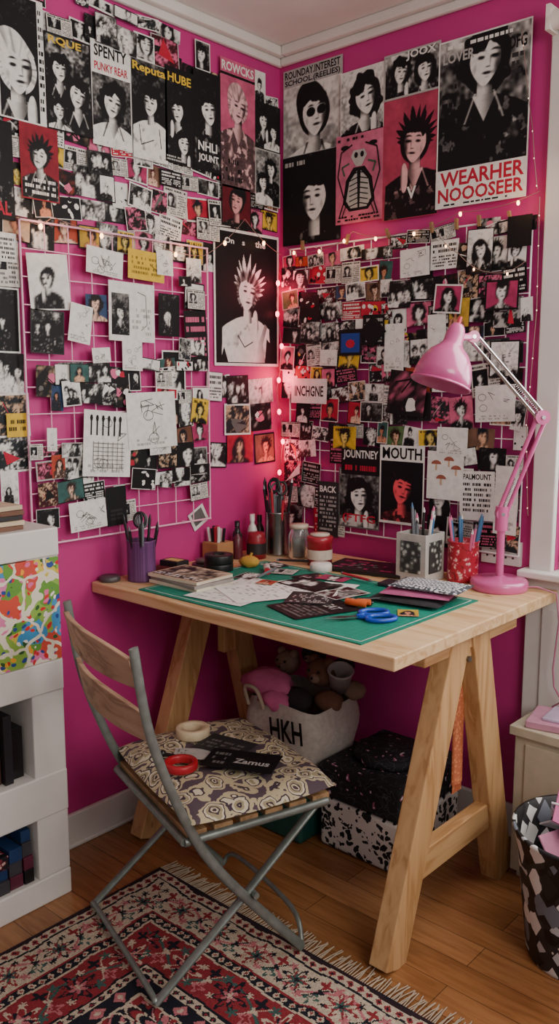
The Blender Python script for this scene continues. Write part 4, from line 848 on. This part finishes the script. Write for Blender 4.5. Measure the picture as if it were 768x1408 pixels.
for j in range(m+1):
    t=j/m; zz=zc+.17*t
    for i in range(28):
        a=2*math.pi*i/28; ex=.5; cxx=math.copysign(abs(math.cos(a))**ex,math.cos(a)); syy=math.copysign(abs(math.sin(a))**ex,math.sin(a))
        w=.13*(1+.12*math.sin(math.pi*t)+.05*t)+.004*math.sin(5*a+6*t); d=.12*(1+.12*math.sin(math.pi*t))+.004*math.cos(4*a+5*t)
        vs.append(V((cx+cxx*w,cy+syy*d,zz+(.008*math.sin(3*a) if j==m else 0))))
for j in range(m):
    for i in range(28): fs.append((j*28+i,j*28+(i+1)%28,(j+1)*28+(i+1)%28,(j+1)*28+i))
fs.append(list(range(28))[::-1]); b.add(vs,fs,0,True)
tb=empty('tote_bag'); b.build('bag_body',M('canvas','#b0a8a0',.9,bmp=.4,scale=80),parent=tb)
b=MB(); b.tube(smooth([(cx-.10,cy-.13,zc+.15),(cx-.095,cy-.15,zc+.21),(cx-.05,cy-.15,zc+.21),(cx-.04,cy-.13,zc+.15)]),.006,6); b.build('handle',M('canvas_handle','#a99a88',.9),parent=tb)
A=Art(); A.card((cx+.062,cy-.146,zc+.115),(1,0,0),(0,0,1),.14,.08,base=0.004,bg=None,rot=.10); A.text('HKH',-.42,.05,.45,.52,K); A.build('bag_print',print_mat,parent=tb)
b=MB(); b.ball((cx-.08,cy-.06,zc+.20),.075,0,18,(1.15,.8,.6),.14); b.ball((cx-.02,cy-.1,zc+.17),.045,0,14,(1.2,.7,.7),.15); b.build('pink_cloth_bundle',M('pink_cloth','#c4628f',.9),parent=tb)
b=MB()
def plush(c,r,mt):
    c=V(c); b.ball(c,r,mt,16,(1,.95,.9),.02); b.ball(c+V((-.6*r,0,.72*r)),r*.36,mt,10); b.ball(c+V((.6*r,0,.72*r)),r*.36,mt,10)
    b.ball(c+V((.15*r,-.85*r,-.15*r)),r*.38,2,10,(1,.8,.8)); b.ball(c+V((.15*r,-1.18*r,-.05*r)),r*.1,1,8)
    for s in(-.3,.45): b.ball(c+V((s*r,-.88*r,.3*r)),r*.1,1,8)
plush((cx+.04,cy+.04,zc+.235),.048,0); plush((cx-.03,cy+.09,zc+.265),.04,1); plush((cx-.12,cy+.07,zc+.225),.042,2)
for dx,dy,dz,r,mt in[(.1,.0,.17,.04,0),(.02,-.05,.17,.045,1),(.13,.08,.19,.035,2),(.08,.1,.25,.03,1)]: b.ball((cx+dx,cy+dy,zc+dz),r,mt,14,(1.2,1,.8),.08)
b.build('plush_toys',[M('brown_plush','#6a4838',.95,bmp=.5,scale=90),M('dark_plush','#2c2226',.95,bmp=.5),M('cream_plush','#8b7262',.95,bmp=.5)],parent=tb)
b=MB(); c=V((cx+.1,cy+.05,zc+.20)); b.lathe([(0,0),(.028,0),(.036,.06),(.04,.066),(.036,.07),(.033,.066),(.026,.004),(0,.004)],c,(.3,-.3,1),n=24); b.build('paper_cup',M('cup_grey','#9a9494',.6),parent=tb)
# ------------------------------------------------------------------ right side
binc=(1.275,-.385)
def _bask():
    m,nt,bs=newmat('harlequin_print_basket'); vec=coords(nt,(1,1,.8))
    v=N(nt,'ShaderNodeTexVoronoi',distance='MANHATTAN'); v.inputs['Scale'].default_value=24; v.inputs['Randomness'].default_value=.6; nt.links.new(vec,v.inputs['Vector'])
    sep=N(nt,'ShaderNodeSeparateColor'); nt.links.new(v.outputs['Color'],sep.inputs[0])
    c=ramp(nt,sep.outputs[0],[(0,H('#17181d')),(.22,H('#dcdcd8')),(.58,H('#6c737e')),(.7,H('#1a1b20')),(.78,H('#b8bcc0'))],True)
    e=ramp(nt,v.outputs['Distance'],[(0,(1,1,1)),(.74,(.03,.03,.035))],True)
    mx=N(nt,'ShaderNodeMix',data_type='RGBA',blend_type='MULTIPLY'); mx.inputs[0].default_value=1; nt.links.new(c,mx.inputs[6]); nt.links.new(e,mx.inputs[7]); nt.links.new(mx.outputs[2],bs.inputs['Base Color']); bs.inputs['Roughness'].default_value=.5; return m
b=MB(); b.lathe([(0,0.001),(.118,.001),(.122,.01),(.150,.25),(.160,.30),(.164,.305),(.164,.312),(.156,.312),(.146,.25),(.115,.012),(0,.012)],(binc[0],binc[1],0),n=48); b.build('waste_paper_basket',_bask())
b=MB()
for i in range(12):
    a=R.uniform(0,6.28); q=R.uniform(0,.075); Rm=Matrix.Rotation(R.uniform(0,3),3,'Z')@Matrix.Rotation(R.uniform(-.9,.9),3,'X')@Matrix.Rotation(R.uniform(-.7,.7),3,'Y')
    b.box((binc[0]+q*math.cos(a),binc[1]+q*math.sin(a),.22+.011*i),(.11,.09,.004),i%4,R=Rm)
b.build('crumpled_papers',[M('pink_paper','#cf8aa8',.8),M('lilac_paper','#b8a8c4',.8),M('white_paper','#c8c0c4',.8),M('rose_paper','#b8608c',.8)])
crm=M('cream_paint','#b5a995',.6,var=.08)
b=MB(); b.bb(1.0,1.42,-.195,-.03,.02,.40); b.bb(.99,1.43,-.21,-.03,.40,.425); b.bb(1.03,1.39,-.2,-.195,.22,.38); b.bb(1.03,1.39,-.2,-.195,.05,.20)
for x in(1.03,1.39):
    for y in(-.17,-.06): b.bb(x-.015,x+.015,y-.015,y+.015,0,.03)
b.build('cream_bedside_cabinet',crm,bevel=.004)
b=MB(); b.box((1.10,-.12,.435),(.17,.13,.018),0,rz=.2); b.box((1.12,-.115,.4485),(.13,.10,.008),1,rz=.1); b.build('pink_notebooks',[M('pink_book','#c088a0',.5),M('lilac_book','#b9a6c0',.5)],bevel=.002)
# ------------------------------------------------------------------ lights
w=bpy.data.worlds.new('w'); bpy.context.scene.world=w; w.use_nodes=True; bg=w.node_tree.nodes['Background']; bg.inputs[0].default_value=(.97,.95,.96,1); bg.inputs[1].default_value=.38
def area(name,loc,tgt,sx,sy,e,col):
    l=bpy.data.lights.new(name,'AREA'); l.shape='RECTANGLE'; l.size=sx;l.size_y=sy;l.energy=e;l.color=col
    o=bpy.data.objects.new(name,l); o.location=loc; o.rotation_euler=(V(tgt)-V(loc)).to_track_quat('-Z','Y').to_euler(); bpy.context.collection.objects.link(o)
area('window_daylight',(1.45,.01,1.5),(1.2,-1.0,1.1),.8,1.2,29,(1,.97,.92))
area('room_daylight',(3.1,-1.5,1.9),(.3,-.6,.9),1.2,1.2,40,(1,.94,.86))
# ------------------------------------------------------------------ camera
cd=bpy.data.cameras.new('camera'); cam=bpy.data.objects.new('camera',cd); bpy.context.collection.objects.link(cam)
cd.sensor_fit='VERTICAL'; cd.sensor_height=24; cd.lens=24*1180/1408; cd.clip_start=.02
cam.location=(1.963,-2.196,1.305); cam.rotation_euler=(math.radians(90)-math.atan(177/1180),0,math.radians(41.8))
bpy.context.scene.camera=cam
